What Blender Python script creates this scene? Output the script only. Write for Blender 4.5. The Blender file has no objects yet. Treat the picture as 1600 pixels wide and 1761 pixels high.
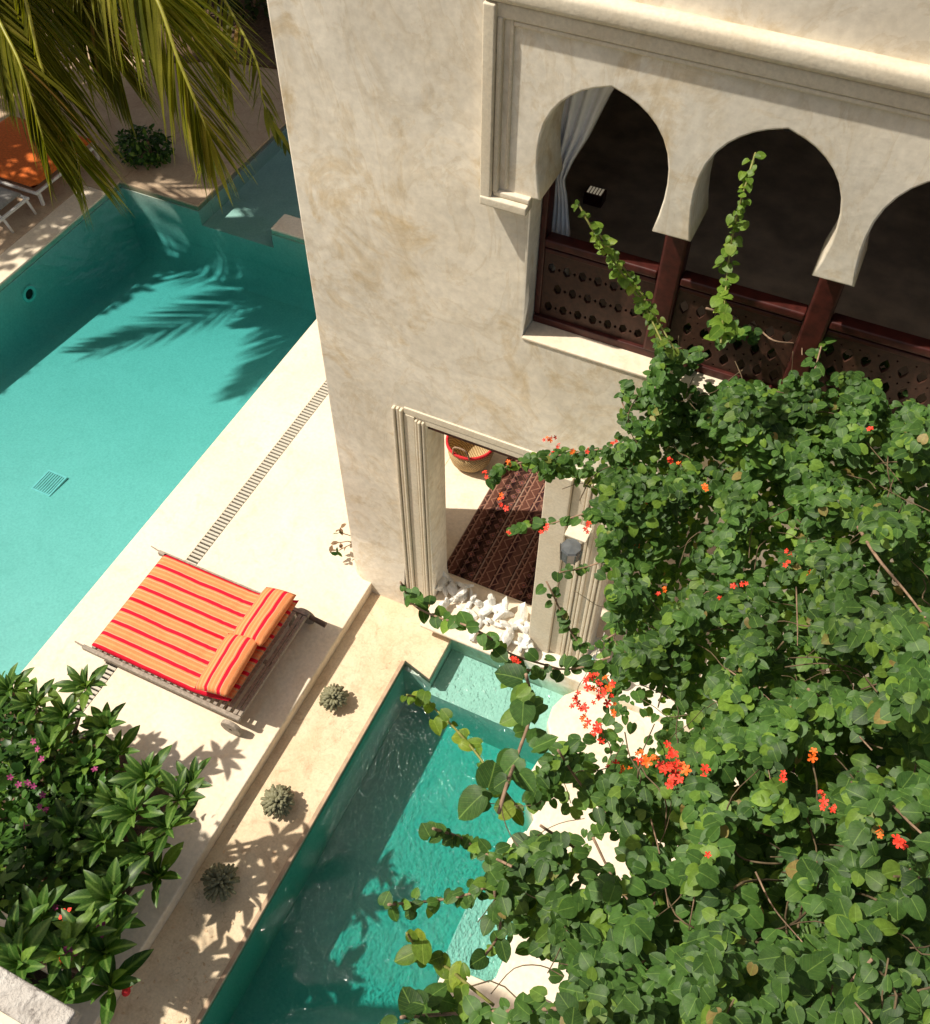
import bpy, bmesh, math, random
from mathutils import Vector, Matrix, noise
random.seed(7)
R = random.random
U = random.uniform
scene = bpy.context.scene
COL = scene.collection

# ------------------------------------------------------------------ camera
CM = Matrix(((0.9055681531, -0.3391038429, 0.2548625192),
             (0.4241920550, 0.7200332398, -0.5491932574),
             (0.0027240587, 0.6054425797, 0.7958843272)))
FPX = 1652.34
CAM = Vector((0.0, 0.0, 10.0))
cd = bpy.data.cameras.new('camera'); cam = bpy.data.objects.new('camera', cd); COL.objects.link(cam)
cam.matrix_world = Matrix.Translation(CAM) @ CM.to_4x4()
cd.sensor_fit = 'HORIZONTAL'; cd.sensor_width = 36.0; cd.lens = 36.0 * FPX / 1600.0
cd.clip_start = 0.05; cd.clip_end = 500
scene.camera = cam

# ------------------------------------------------------------------ light
SUN = Vector((0.6, 0.25, -1.0)).normalized()          # travel direction
world = bpy.data.worlds.new('World'); scene.world = world; world.use_nodes = True
wn = world.node_tree.nodes; wl = world.node_tree.links
sky = wn.new('ShaderNodeTexSky'); sky.sky_type = 'NISHITA'; sky.sun_disc = False
sky.sun_elevation = math.asin(-SUN.z); sky.sun_rotation = math.atan2(-SUN.x, -SUN.y)
sky.air_density = 1.0; sky.dust_density = 3.0; sky.ozone_density = 0.8
wb = wn.new('ShaderNodeMix'); wb.data_type = 'RGBA'; wb.blend_type = 'MULTIPLY'; wb.inputs[0].default_value = 1.0
wb.inputs[7].default_value = (1.0, .90, .76, 1)        # warm white balance of the photograph
wl.new(sky.outputs[0], wb.inputs[6]); wl.new(wb.outputs[2], wn['Background'].inputs[0]); wn['Background'].inputs[1].default_value = 0.09
sd = bpy.data.lights.new('sun', 'SUN'); sd.energy = 4.4; sd.angle = math.radians(0.8); sd.color = (1.0, 0.935, 0.81)
sun = bpy.data.objects.new('sun', sd); COL.objects.link(sun); sun.location = (-9, -3, 20)
sun.rotation_euler = SUN.to_track_quat('-Z', 'Y').to_euler()
scene.view_settings.view_transform = 'Standard'; scene.view_settings.look = 'None'
scene.view_settings.exposure = 0.33; scene.view_settings.gamma = 1.0
scene.cycles.transparent_max_bounces = 24
scene.cycles.max_bounces = 10
scene.cycles.volume_bounces = 0

# ------------------------------------------------------------------ helpers
def ray(px, py):
    return CM @ Vector(((px - 800) / FPX, -(py - 880.5) / FPX, -1.0))
def at_depth(px, py, d): return CAM + ray(px, py) * d
def on_z(px, py, z):
    r = ray(px, py); return CAM + r * ((z - CAM.z) / r.z)
def on_y(px, py, y):
    r = ray(px, py); return CAM + r * ((y - CAM.y) / r.y)
def to_px(P):
    q = CM.transposed() @ (Vector(P) - CAM)
    return 800 + FPX * q.x / -q.z, 880.5 - FPX * q.y / -q.z

def tag(o, label=None, cat=None, group=None, kind=None):
    if label: o['label'] = label
    if cat: o['category'] = cat
    if group: o['group'] = group
    if kind: o['kind'] = kind
    return o
def link(name, me, mat=None, parent=None, loc=None, rot=None, smooth=False):
    o = bpy.data.objects.new(name, me); COL.objects.link(o)
    if mat and not me.materials: me.materials.append(mat)
    if smooth: me.polygons.foreach_set('use_smooth', [True] * len(me.polygons))
    if loc is not None: o.location = loc
    if rot is not None: o.rotation_euler = rot
    if parent:
        o.parent = parent
        if parent.type == 'EMPTY': o.matrix_parent_inverse = Matrix.Translation(-parent.location)
    return o
def thing(name, label, cat, loc=(0, 0, 0), group=None):
    o = bpy.data.objects.new(name, None); COL.objects.link(o); o.location = loc
    o.empty_display_size = 0.1
    return tag(o, label, cat, group)
def bevel(o, w=0.01, seg=2):
    m = o.modifiers.new('bevel', 'BEVEL'); m.width = w; m.segments = seg; m.limit_method = 'ANGLE'; m.angle_limit = math.radians(35)
    o.data.polygons.foreach_set('use_smooth', [True] * len(o.data.polygons))
    n = o.modifiers.new('wn', 'WEIGHTED_NORMAL'); n.keep_sharp = False
    return o

class MB:
    def __init__(s): s.v = []; s.f = []
    def box(s, x0, x1, y0, y1, z0, z1):
        b = len(s.v)
        s.v += [(x0,y0,z0),(x1,y0,z0),(x1,y1,z0),(x0,y1,z0),(x0,y0,z1),(x1,y0,z1),(x1,y1,z1),(x0,y1,z1)]
        s.f += [tuple(b+i for i in q) for q in ((0,3,2,1),(4,5,6,7),(0,1,5,4),(1,2,6,5),(2,3,7,6),(3,0,4,7))]
        return s
    def tube(s, pts, rad, n=6, cap=True):
        pts = [Vector(p) for p in pts]; m = len(pts)
        if not hasattr(rad, '__len__'): rad = [rad] * m
        b = len(s.v); up = None
        for i, p in enumerate(pts):
            t = (pts[min(i+1, m-1)] - pts[max(i-1, 0)])
            t = t.normalized() if t.length > 1e-9 else Vector((0,0,1))
            if up is None:
                up = t.cross(Vector((0.13, 0.2, 1))); 
                if up.length < .05: up = t.cross(Vector((1, 0, 0)))
            a = (up - t * up.dot(t)).normalized(); up = a; c = t.cross(a)
            for k in range(n):
                th = 2 * math.pi * k / n
                s.v.append(tuple(p + (a * math.cos(th) + c * math.sin(th)) * rad[i]))
        for i in range(m - 1):
            for k in range(n):
                k2 = (k + 1) % n
                s.f.append((b+i*n+k, b+i*n+k2, b+(i+1)*n+k2, b+(i+1)*n+k))
        if cap:
            s.f.append(tuple(b + k for k in reversed(range(n)))); s.f.append(tuple(b + (m-1)*n + k for k in range(n)))
        return s
    def lathe(s, prof, n=24, c=(0,0,0)):
        b = len(s.v); m = len(prof)
        for r, z in prof:
            for k in range(n):
                th = 2*math.pi*k/n; s.v.append((c[0]+r*math.cos(th), c[1]+r*math.sin(th), c[2]+z))
        for i in range(m-1):
            for k in range(n):
                k2 = (k+1) % n; s.f.append((b+i*n+k, b+i*n+k2, b+(i+1)*n+k2, b+(i+1)*n+k))
        return s
    def add(s, vs, fs, M=None):
        b = len(s.v)
        s.v += [tuple(M @ Vector(v)) for v in vs] if M else list(vs)
        s.f += [tuple(b+i for i in f) for f in fs]
        return s
    def mesh(s, name):
        me = bpy.data.meshes.new(name); me.from_pydata(s.v, [], s.f); me.update(); return me
    def link(s, name, mat=None, parent=None, loc=None, rot=None, smooth=False):
        return link(name, s.mesh(name), mat, parent, loc, rot, smooth)

def curve_mesh(name, outline, holes, y0, y1, bev=0.0):
    """flat outline in x,z with holes, given depth from y0 to y1"""
    cu = bpy.data.curves.new(name, 'CURVE'); cu.dimensions = '2D'; cu.fill_mode = 'BOTH'
    cu.extrude = (y1 - y0) / 2 - bev
    if bev: cu.bevel_depth = bev; cu.bevel_resolution = 2; cu.offset = -bev
    for poly in [outline] + holes:
        sp = cu.splines.new('POLY'); sp.points.add(len(poly) - 1)
        for i, q in enumerate(poly): sp.points[i].co = (q[0], q[1], 0, 1)
        sp.use_cyclic_u = True
    ob = bpy.data.objects.new(name, cu); COL.objects.link(ob)
    dg = bpy.context.evaluated_depsgraph_get(); dg.update()
    me = bpy.data.meshes.new_from_object(ob.evaluated_get(dg))
    bpy.data.objects.remove(ob); bpy.data.curves.remove(cu)
    yc = (y0 + y1) / 2
    for v in me.vertices: v.co = Vector((v.co.x, yc - v.co.z, v.co.y))
    me.name = name; me.materials.clear(); me.update()
    return me
def plan_mesh(name, outline, z0, z1, bev=0.0):
    me = curve_mesh(name, outline, [], -z1, -z0, bev)
    for v in me.vertices: v.co = Vector((v.co.x, v.co.z, -v.co.y))
    me.update(); return me

# ------------------------------------------------------------------ materials
def newmat(name):
    m = bpy.data.materials.new(name); m.use_nodes = True
    nt = m.node_tree; b = nt.nodes['Principled BSDF']; return m, nt, b
def N(nt, t, **k):
    n = nt.nodes.new(t)
    for a, v in k.items(): setattr(n, a, v)
    return n
def noise_n(nt, vec, scale, detail=4, rough=.55, dist=0.0):
    n = N(nt, 'ShaderNodeTexNoise'); n.inputs['Scale'].default_value = scale; n.inputs['Detail'].default_value = detail
    n.inputs['Roughness'].default_value = rough; n.inputs['Distortion'].default_value = dist
    nt.links.new(vec, n.inputs['Vector']); return n
def ramp(nt, fac, stops, interp='LINEAR'):
    r = N(nt, 'ShaderNodeValToRGB'); r.color_ramp.interpolation = interp
    e = r.color_ramp.elements
    while len(e) < len(stops): e.new(0.5)
    for i, (p, c) in enumerate(stops):
        e[i].position = p; e[i].color = (c[0], c[1], c[2], 1) if hasattr(c, '__len__') else (c, c, c, 1)
    nt.links.new(fac, r.inputs[0]); return r
def mixc(nt, fac, a, b, mode='MIX'):
    m = N(nt, 'ShaderNodeMix', data_type='RGBA', blend_type=mode)
    for s, v in ((0, fac), (6, a), (7, b)):
        if hasattr(v, 'links') or hasattr(v, 'is_linked'): nt.links.new(v, m.inputs[s])
        elif hasattr(v, '__len__'): m.inputs[s].default_value = (v[0], v[1], v[2], 1)
        else: m.inputs[s].default_value = v
    return m.outputs[2]
def bump(nt, h, strength, dist, b, prev=None):
    n = N(nt, 'ShaderNodeBump'); n.inputs['Strength'].default_value = strength; n.inputs['Distance'].default_value = dist
    nt.links.new(h, n.inputs['Height'])
    if prev: nt.links.new(prev.outputs[0], n.inputs['Normal'])
    nt.links.new(n.outputs[0], b.inputs['Normal']); return n

def plaster(name, c1, c2, stain, rough=.75, sc=1.0, stain_amt=.5, crack=.35, spots=0.0, bumpk=1.0, veins=0.0):
    m, nt, b = newmat(name)
    pos = N(nt, 'ShaderNodeNewGeometry').outputs['Position']
    n1 = noise_n(nt, pos, 1.1*sc, 6, .62, .6)
    base = ramp(nt, n1.outputs[0], [(.32, c2), (.62, c1)]).outputs[0]
    n2 = noise_n(nt, pos, 2.6*sc, 7, .7, 1.6)
    f2 = ramp(nt, n2.outputs[0], [(.52, 0), (.70, stain_amt)]).outputs[0]
    col = mixc(nt, f2, base, stain)
    n3 = noise_n(nt, pos, 26*sc, 3, .6)
    f3 = ramp(nt, n3.outputs[0], [(.3, .88), (.7, 1.06)]).outputs[0]
    col = mixc(nt, 1.0, col, f3, 'MULTIPLY')
    # hairline trowel marks and cracks
    nd = noise_n(nt, pos, 1.7*sc, 4, .6)
    wv = mixc(nt, .55, pos, nd.outputs[1])
    vo = N(nt, 'ShaderNodeTexVoronoi', feature='DISTANCE_TO_EDGE'); vo.inputs['Scale'].default_value = 2.2*sc
    nt.links.new(wv, vo.inputs['Vector'])
    fc = ramp(nt, vo.outputs['Distance'], [(0, crack), (.012, 0)]).outputs[0]
    nm = noise_n(nt, pos, .9*sc, 2); fm = ramp(nt, nm.outputs[0], [(.45, 0), (.6, 1)]).outputs[0]
    fcm = mixc(nt, 1.0, fc, fm, 'MULTIPLY')
    col = mixc(nt, fcm, col, tuple(x*.55 for x in stain))
    if veins:
        mp = N(nt, 'ShaderNodeMapping'); mp.inputs['Scale'].default_value = (1.0, 1.0, .55); mp.inputs['Rotation'].default_value = (0, .5, 0); nt.links.new(pos, mp.inputs[0])
        nv = noise_n(nt, mp.outputs[0], .9, 7, .62, 2.6)
        fv_ = ramp(nt, nv.outputs[0], [(.475, 0), (.497, veins), (.505, veins*.6), (.56, 0)]).outputs[0]
        col = mixc(nt, fv_, col, tuple(x*.85 for x in stain))
        nb = noise_n(nt, pos, .45, 4, .6, 1.0)
        fb = ramp(nt, nb.outputs[0], [(.40, .86), (.62, 1.12)]).outputs[0]
        col = mixc(nt, 1.0, col, fb, 'MULTIPLY')
    if spots:
        n5 = noise_n(nt, pos, 9*sc, 5, .65)
        f5 = ramp(nt, n5.outputs[0], [(.60, 0), (.72, spots)]).outputs[0]
        col = mixc(nt, f5, col, tuple(x*.7 for x in stain))
    nt.links.new(col, b.inputs['Base Color']); b.inputs['Roughness'].default_value = rough
    b.inputs['Specular IOR Level'].default_value = .3
    b1 = bump(nt, n1.outputs[0], .25*bumpk, .08, b)
    b2 = bump(nt, n3.outputs[0], .35*bumpk, .006, b, b1)
    bump(nt, noise_n(nt, pos, 7*sc, 5, .6, 1.0).outputs[0], .3*bumpk, .025, b, b2)
    return m
def simple(name, col, rough=.6, var=.25, scale=20, metal=0.0, bmp=.2, spec=.4, coord='Object', bd=.004):
    m, nt, b = newmat(name)
    tc = N(nt, 'ShaderNodeTexCoord').outputs[coord]
    n = noise_n(nt, tc, scale, 5, .6)
    c = ramp(nt, n.outputs[0], [(.3, tuple(x*(1-var) for x in col)), (.7, tuple(min(1, x*(1+var)) for x in col))]).outputs[0]
    nt.links.new(c, b.inputs['Base Color']); b.inputs['Roughness'].default_value = rough; b.inputs['Metallic'].default_value = metal
    b.inputs['Specular IOR Level'].default_value = spec
    if bmp: bump(nt, n.outputs[0], bmp, bd, b)
    return m
def leafmat(name, dark, mid, lite, old=None, rough=.42, trans=.28, veins=0):
    m, nt, b = newmat(name)
    g = N(nt, 'ShaderNodeNewGeometry'); oi = N(nt, 'ShaderNodeObjectInfo')
    a = N(nt, 'ShaderNodeMath', operation='ADD'); nt.links.new(g.outputs['Random Per Island'], a.inputs[0]); nt.links.new(oi.outputs['Random'], a.inputs[1])
    fr = N(nt, 'ShaderNodeMath', operation='FRACT'); nt.links.new(a.outputs[0], fr.inputs[0])
    st = [(0, dark), (.45, mid), (.8, mid), (.93, lite)]
    if old: st.append((.985, lite)); st.append((.99, old))
    c = ramp(nt, fr.outputs[0], st).outputs[0]
    pos = g.outputs['Position']
    n = noise_n(nt, pos, 1.5, 3); cl = ramp(nt, n.outputs[0], [(.35, .72), (.65, 1.3)]).outputs[0]
    c = mixc(nt, 1.0, c, cl, 'MULTIPLY')
    if veins:
        uvn = N(nt, 'ShaderNodeUVMap', uv_map='blade'); sp = N(nt, 'ShaderNodeSeparateXYZ'); nt.links.new(uvn.outputs[0], sp.inputs[0])
        def mth(op, x, y=None, z=None):
            q = N(nt, 'ShaderNodeMath', operation=op)
            for i_, v_ in enumerate((x, y, z)):
                if v_ is None: continue
                if hasattr(v_, 'is_linked'): nt.links.new(v_, q.inputs[i_])
                else: q.inputs[i_].default_value = v_
            return q.outputs[0]
        ax = mth('ABSOLUTE', mth('SUBTRACT', sp.outputs[0], .5))
        mid = ramp(nt, ax, [(0, 1), (.012, .8), (.03, 0)]).outputs[0]
        sv = mth('FRACT', mth('MULTIPLY', mth('SUBTRACT', sp.outputs[1], mth('MULTIPLY', ax, veins)), 5.5))
        side = ramp(nt, sv, [(0, .55), (.07, 0), (.93, 0), (1, .55)]).outputs[0]
        vv = mixc(nt, 1.0, mid, side, 'LIGHTEN')
        shade = ramp(nt, mth('PINGPONG', mth('MULTIPLY', sv, 1.0), .5), [(0, 1.0), (.5, 1.14)]).outputs[0]
        c = mixc(nt, 1.0, c, shade, 'MULTIPLY')
        c = mixc(nt, mixc(nt, 1.0, vv, (.5, .5, .5), 'MULTIPLY'), c, tuple(min(1, x * 1.5 + .035) for x in lite))
    n2 = noise_n(nt, pos, 60, 2); c = mixc(nt, 1.0, c, ramp(nt, n2.outputs[0], [(.3, .8), (.7, 1.15)]).outputs[0], 'MULTIPLY')
    nt.links.new(c, b.inputs['Base Color']); b.inputs['Roughness'].default_value = rough; b.inputs['Specular IOR Level'].default_value = .22
    tr = N(nt, 'ShaderNodeBsdfTranslucent'); tcx = mixc(nt, 1.0, c, (1.5, 1.6, .5), 'MULTIPLY'); nt.links.new(tcx, tr.inputs[0])
    mx = N(nt, 'ShaderNodeMixShader'); mx.inputs[0].default_value = trans
    nt.links.new(b.outputs[0], mx.inputs[1]); nt.links.new(tr.outputs[0], mx.inputs[2])
    nt.links.new(mx.outputs[0], nt.nodes['Material Output'].inputs[0])
    bump(nt, n2.outputs[0], .25, .003, b)
    return m
def stripes(name, axis, period, stops, off=0.0):
    m, nt, b = newmat(name)
    tc = N(nt, 'ShaderNodeTexCoord').outputs['Object']
    nz = noise_n(nt, tc, 3, 2); ns = N(nt, 'ShaderNodeMath', operation='MULTIPLY_ADD'); nt.links.new(nz.outputs[0], ns.inputs[0]); ns.inputs[1].default_value = .012; ns.inputs[2].default_value = off
    sp = N(nt, 'ShaderNodeSeparateXYZ'); nt.links.new(tc, sp.inputs[0])
    ad = N(nt, 'ShaderNodeMath', operation='ADD'); nt.links.new(sp.outputs[axis], ad.inputs[0]); nt.links.new(ns.outputs[0], ad.inputs[1])
    dv = N(nt, 'ShaderNodeMath', operation='DIVIDE'); nt.links.new(ad.outputs[0], dv.inputs[0]); dv.inputs[1].default_value = period
    fr = N(nt, 'ShaderNodeMath', operation='FRACT'); nt.links.new(dv.outputs[0], fr.inputs[0])
    c = ramp(nt, fr.outputs[0], stops).outputs[0]
    w = noise_n(nt, tc, 140, 2); c = mixc(nt, 1.0, c, ramp(nt, w.outputs[0], [(.3, .82), (.7, 1.1)]).outputs[0], 'MULTIPLY')
    nt.links.new(c, b.inputs['Base Color']); b.inputs['Roughness'].default_value = .85; b.inputs['Specular IOR Level'].default_value = .15
    b1 = bump(nt, w.outputs[0], .4, .002, b)
    bump(nt, noise_n(nt, tc, 9, 3).outputs[0], .5, .02, b, b1)
    return m

M_deck = plaster('deck_plaster', (.80,.69,.55), (.74,.62,.46), (.62,.43,.25), .7, .8, .35, .15, 0.0, .6)
M_far = plaster('shade_toned_paving', (.50,.37,.25), (.42,.29,.19), (.25,.15,.09), .8, 1.2, .5, .3, .2, .8)  # brown paving with the tree shade put into its tone
M_ledge = plaster('ledge_plaster', (.72,.58,.40), (.64,.47,.30), (.42,.27,.16), .75, 1.6, .55, .5, .35, .8)
M_facade = plaster('facade_plaster', (.85,.785,.665), (.79,.71,.575), (.60,.44,.22), .8, .62, .70, .12, .04, .35, .26)
M_trim = plaster('trim_plaster', (.70,.63,.50), (.66,.57,.43), (.54,.42,.25), .8, 1.5, .3, .1, 0, .3)
M_poolp = plaster('pool_plaster', (.68,.66,.58), (.62,.62,.54), (.52,.54,.46), .7, 1.2, .4, .1, 0, .2)
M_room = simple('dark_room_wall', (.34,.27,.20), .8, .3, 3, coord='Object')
M_wood = simple('red_brown_wood', (.055,.011,.008), .45, .45, 14, bmp=.4)
M_lattice = simple('carved_brown_wood', (.05,.020,.012), .55, .4, 25, bmp=.4)
M_teak = simple('weathered_teak', (.30,.25,.20), .7, .35, 30, bmp=.4)
M_slat = simple('drain_slat_stone', (.50,.46,.38), .7, .12, 30)
M_dark = simple('dark_channel', (.02,.018,.015), .8, .2, 10)
M_soil = simple('soil', (.10,.06,.035), .95, .5, 14, bmp=1.0, coord='Object', bd=.04)
M_white = simple('white_paint', (.72,.70,.66), .5, .1, 20)
M_coral = simple('white_coral', (.80,.78,.72), .8, .12, 18, bmp=.8, bd=.01)
M_basket = None
M_red = simple('red_cloth', (.55,.02,.025), .8, .3, 40)
M_bark = simple('vine_bark', (.26,.17,.11), .8, .4, 30, bmp=.6)
M_twig = simple('dark_twig', (.12,.085,.045), .8, .4, 30)
M_greenstem = simple('green_stem', (.20,.20,.05), .6, .35, 20)
M_glass = simple('grey_lantern_glass', (.10,.11,.12), .15, .3, 8, bmp=0, spec=.8)
M_metal = simple('dark_lantern_metal', (.13,.13,.13), .4, .3, 20, metal=.7)
M_orange = simple('orange_fabric', (.62,.13,.015), .85, .25, 25)
M_greyfab = simple('grey_fabric', (.30,.28,.26), .9, .2, 25)
M_curtain = simple('sheer_white_curtain', (.86,.86,.88), .9, .06, 10)
M_flower = simple('coral_red_flower', (.78,.045,.02), .6, .35, 8, coord='Generated')
M_flower2 = simple('orange_flower', (.80,.13,.01), .6, .3, 8, coord='Generated')
M_pink = simple('magenta_flower', (.30,.04,.14), .6, .35, 8, coord='Generated')
M_succ = simple('grey_green_succulent', (.22,.21,.12), .6, .35, 12)
M_vine = leafmat('vine_leaf', (.024,.060,.014), (.050,.112,.022), (.125,.21,.028), (.20,.15,.05), .48, .28, 1.0)
M_spray = leafmat('young_vine_leaf', (.06,.12,.015), (.10,.17,.02), (.17,.23,.03), None, .45, .35, 1.0)
M_bush = leafmat('shrub_leaf', (.018,.05,.009), (.042,.10,.015), (.12,.20,.03), None, .40, .25, 2.0)
M_small = leafmat('small_shrub_leaf', (.02,.06,.012), (.05,.12,.02), (.12,.22,.03), None, .35, .25)
M_dtree = leafmat('shade_tree_leaf', (.012,.022,.006), (.025,.045,.01), (.05,.08,.015), None, .5, .1)
M_palm = leafmat('palm_leaflet', (.085,.10,.010), (.16,.155,.015), (.26,.23,.04), (.34,.20,.06), .32, .4)
M_rachis = simple('palm_rachis', (.26,.25,.03), .45, .25, 10)
M_dry = simple('dry_leaf', (.20,.12,.06), .8, .5, 10)

def basket_mat():
    m, nt, b = newmat('woven_straw')
    tc = N(nt, 'ShaderNodeTexCoord').outputs['Object']
    w = N(nt, 'ShaderNodeTexWave', bands_direction='DIAGONAL'); w.inputs['Scale'].default_value = 14; w.inputs['Distortion'].default_value = 3
    nt.links.new(tc, w.inputs[0])
    c = ramp(nt, w.outputs[0], [(.2, (.30,.19,.08)), (.7, (.52,.38,.19))]).outputs[0]
    nt.links.new(c, b.inputs[0]); b.inputs['Roughness'].default_value = .8; bump(nt, w.outputs[0], .7, .012, b); return m
M_basket = basket_mat()
def rug_mat():
    m, nt, b = newmat('kilim')
    tc = N(nt, 'ShaderNodeTexCoord').outputs['Object']
    sp = N(nt, 'ShaderNodeSeparateXYZ'); nt.links.new(tc, sp.inputs[0])
    def frac(o, s, off=0.0):
        d = N(nt, 'ShaderNodeMath', operation='MULTIPLY_ADD'); nt.links.new(o, d.inputs[0]); d.inputs[1].default_value = s; d.inputs[2].default_value = off
        f = N(nt, 'ShaderNodeMath', operation='FRACT'); nt.links.new(d.outputs[0], f.inputs[0]); return f.outputs[0]
    band = ramp(nt, frac(sp.outputs[0], 1/.42, .1), [(0,(.12,.055,.04)),(.28,(.03,.018,.016)),(.32,(.30,.20,.15)),(.36,(.09,.04,.03)),(.44,(.04,.018,.016)),(.48,(.30,.16,.11)),(.52,(.12,.05,.035)),(.80,(.05,.02,.02)),(.84,(.34,.2,.14)),(.88,(.05,.02,.02))], 'CONSTANT').outputs[0]
    zig = N(nt, 'ShaderNodeMath', operation='PINGPONG'); nt.links.new(sp.outputs[1], zig.inputs[0]); zig.inputs[1].default_value = .09
    ad = N(nt, 'ShaderNodeMath', operation='ADD'); nt.links.new(sp.outputs[0], ad.inputs[0]); nt.links.new(zig.outputs[0], ad.inputs[1])
    mot = ramp(nt, frac(ad.outputs[0], 1/.105), [(0,0),(.6,0),(.65,1),(.8,1),(.85,0)], 'CONSTANT').outputs[0]
    vo = N(nt, 'ShaderNodeTexVoronoi', distance='MANHATTAN'); vo.inputs['Scale'].default_value = 7.5; vo.inputs['Randomness'].default_value = .25; nt.links.new(tc, vo.inputs[0])
    dia = ramp(nt, vo.outputs[0], [(0,(.32,.10,.06)),(.18,(.04,.03,.06)),(.3,(.22,.09,.06)),(.42,(0,0,0))], 'CONSTANT').outputs[0]
    sel = ramp(nt, frac(sp.outputs[0], 1/.84), [(0,0),(.28,0),(.3,1),(.55,1),(.57,0)], 'CONSTANT').outputs[0]
    c = mixc(nt, mot, band, (.26,.13,.09)); c = mixc(nt, sel, c, mixc(nt, .65, c, dia))
    w = noise_n(nt, tc, 120, 2); c = mixc(nt, 1.0, c, ramp(nt, w.outputs[0], [(.3,.7),(.7,1.2)]).outputs[0], 'MULTIPLY')
    nt.links.new(c, b.inputs[0]); b.inputs['Roughness'].default_value = .95; b.inputs['Specular IOR Level'].default_value = .1
    bump(nt, w.outputs[0], .6, .004, b); return m
M_rug = rug_mat()
RED = (.62,.008,.03); OR = (.76,.225,.085); TAN = (.52,.34,.19); YEL = (.74,.30,.12); PNK = (.72,.17,.08)
ST = [(0,RED),(.235,RED),(.255,TAN),(.29,TAN),(.32,OR),(.50,OR),(.54,YEL),(.62,YEL),(.66,OR),(.83,OR),(.86,TAN),(.90,TAN),(.93,OR),(.985,OR),(1,RED)]
M_matt = stripes('striped_mattress', 1, .171, ST, .02)
M_pill = stripes('striped_pillow', 0, .165, ST, .06)

def water_mat(name, kind):
    m, nt, b = newmat(name); nt.nodes.remove(b)
    pos = N(nt, 'ShaderNodeNewGeometry').outputs['Position']
    bp = N(nt, 'ShaderNodeBump')
    if kind == 'calm':
        h = noise_n(nt, pos, 3.2, 3, .5, .6); bp.inputs['Strength'].default_value = .35; bp.inputs['Distance'].default_value = .05
        nt.links.new(h.outputs[0], bp.inputs['Height'])
    else:
        h = noise_n(nt, pos, 11.0, 2.0, .5, 1.2); bp.inputs['Strength'].default_value = 1.0; bp.inputs['Distance'].default_value = .06
        h2 = noise_n(nt, pos, 34.0, 2, .5, .6)
        spz = N(nt, 'ShaderNodeSeparateXYZ'); nt.links.new(pos, spz.inputs[0])
        mr = N(nt, 'ShaderNodeMapRange'); nt.links.new(spz.outputs[1], mr.inputs[0])      # the jet stirs the near half
        for q_, v_ in ((1, 0.5), (2, 4.6), (3, .75), (4, .36)): mr.inputs[q_].default_value = v_
        ms = N(nt, 'ShaderNodeMath', operation='MULTIPLY_ADD'); nt.links.new(h2.outputs[0], ms.inputs[0]); ms.inputs[1].default_value = .55; nt.links.new(h.outputs[0], ms.inputs[2])
        nt.links.new(ms.outputs[0], bp.inputs['Height']); nt.links.new(mr.outputs[0], bp.inputs['Strength'])
    fr = N(nt, 'ShaderNodeFresnel'); fr.inputs[0].default_value = 1.33; nt.links.new(bp.outputs[0], fr.inputs[1])
    gl = N(nt, 'ShaderNodeBsdfGlossy'); gl.inputs['Roughness'].default_value = .03 if kind == 'calm' else .075; nt.links.new(bp.outputs[0], gl.inputs['Normal'])
    tr = N(nt, 'ShaderNodeBsdfTransparent')
    mx = N(nt, 'ShaderNodeMixShader'); nt.links.new(fr.outputs[0], mx.inputs[0]); nt.links.new(tr.outputs[0], mx.inputs[1]); nt.links.new(gl.outputs[0], mx.inputs[2])
    nt.links.new(mx.outputs[0], nt.nodes['Material Output'].inputs[0])
    va = N(nt, 'ShaderNodeVolumeAbsorption')
    if kind == 'calm': va.inputs[0].default_value = (.22, .79, .82, 1); va.inputs[1].default_value = .95
    else: va.inputs[0].default_value = (.05, .76, .74, 1); va.inputs[1].default_value = 1.75
    nt.links.new(va.outputs[0], nt.nodes['Material Output'].inputs[1])
    return m
M_calm = water_mat('pool_water_calm', 'calm'); M_rip = water_mat('pool_water_rippled', 'rip')

# ================================================================== SETTING
def struct(name, mb, mat, bev=0):
    o = mb.link(name, mat) if isinstance(mb, MB) else link(name, mb, mat)
    o['kind'] = 'structure'
    if bev: bevel(o, bev)
    return o
struct('ground', MB().box(-150, 150, -120, 180, -1.9, -1.8), M_soil)
# decks: tops at z = 0
struct('deck', MB().box(-12.35, -11.85, -5, 10.6, -.12, 0), M_deck, .012)
struct('deck', plan_mesh('deck', [(-24,-5),(-12.356,-5),(-12.356,10.606),(-11.856,10.606),(-11.856,17),(-24,17)], -.12, 0, .004), M_far)
struct('deck', MB().box(-11.85, -10.2, 10.95, 17, -.12, 0), M_far, .012)
struct('deck', MB().box(-8.72, -6.87, 10.95, 11.4, -.12, 0), M_deck, .012)
struct('deck', MB().box(-6.87, -6.06, -5, 17, -.12, 0), M_deck, .010)
struct('deck', MB().box(-5.90, -3.78, -5, 17, -.12, 0), M_deck, .018)
struct('deck_riser', MB().box(-5.0, -3.79, -5, 5.6, -.32, -.121), M_deck)
struct('room_floor', MB().box(-3.78, 4, 5.88, 12, -.12, 0), M_deck)
struct('ledge', plan_mesh('ledge', [(-3.79,-5),(-2.97,-5),(-2.97,4.72),(-2.60,4.62),(-2.60,5.6),(-3.79,5.6)], -.32, -.2, .008), M_ledge)
struct('coping', MB().box(-3.005, -2.96, -5, 4.70, -.198, -.186), simple('brown_coping', (.42,.29,.19), .7, .3, 6), .005)
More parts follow.
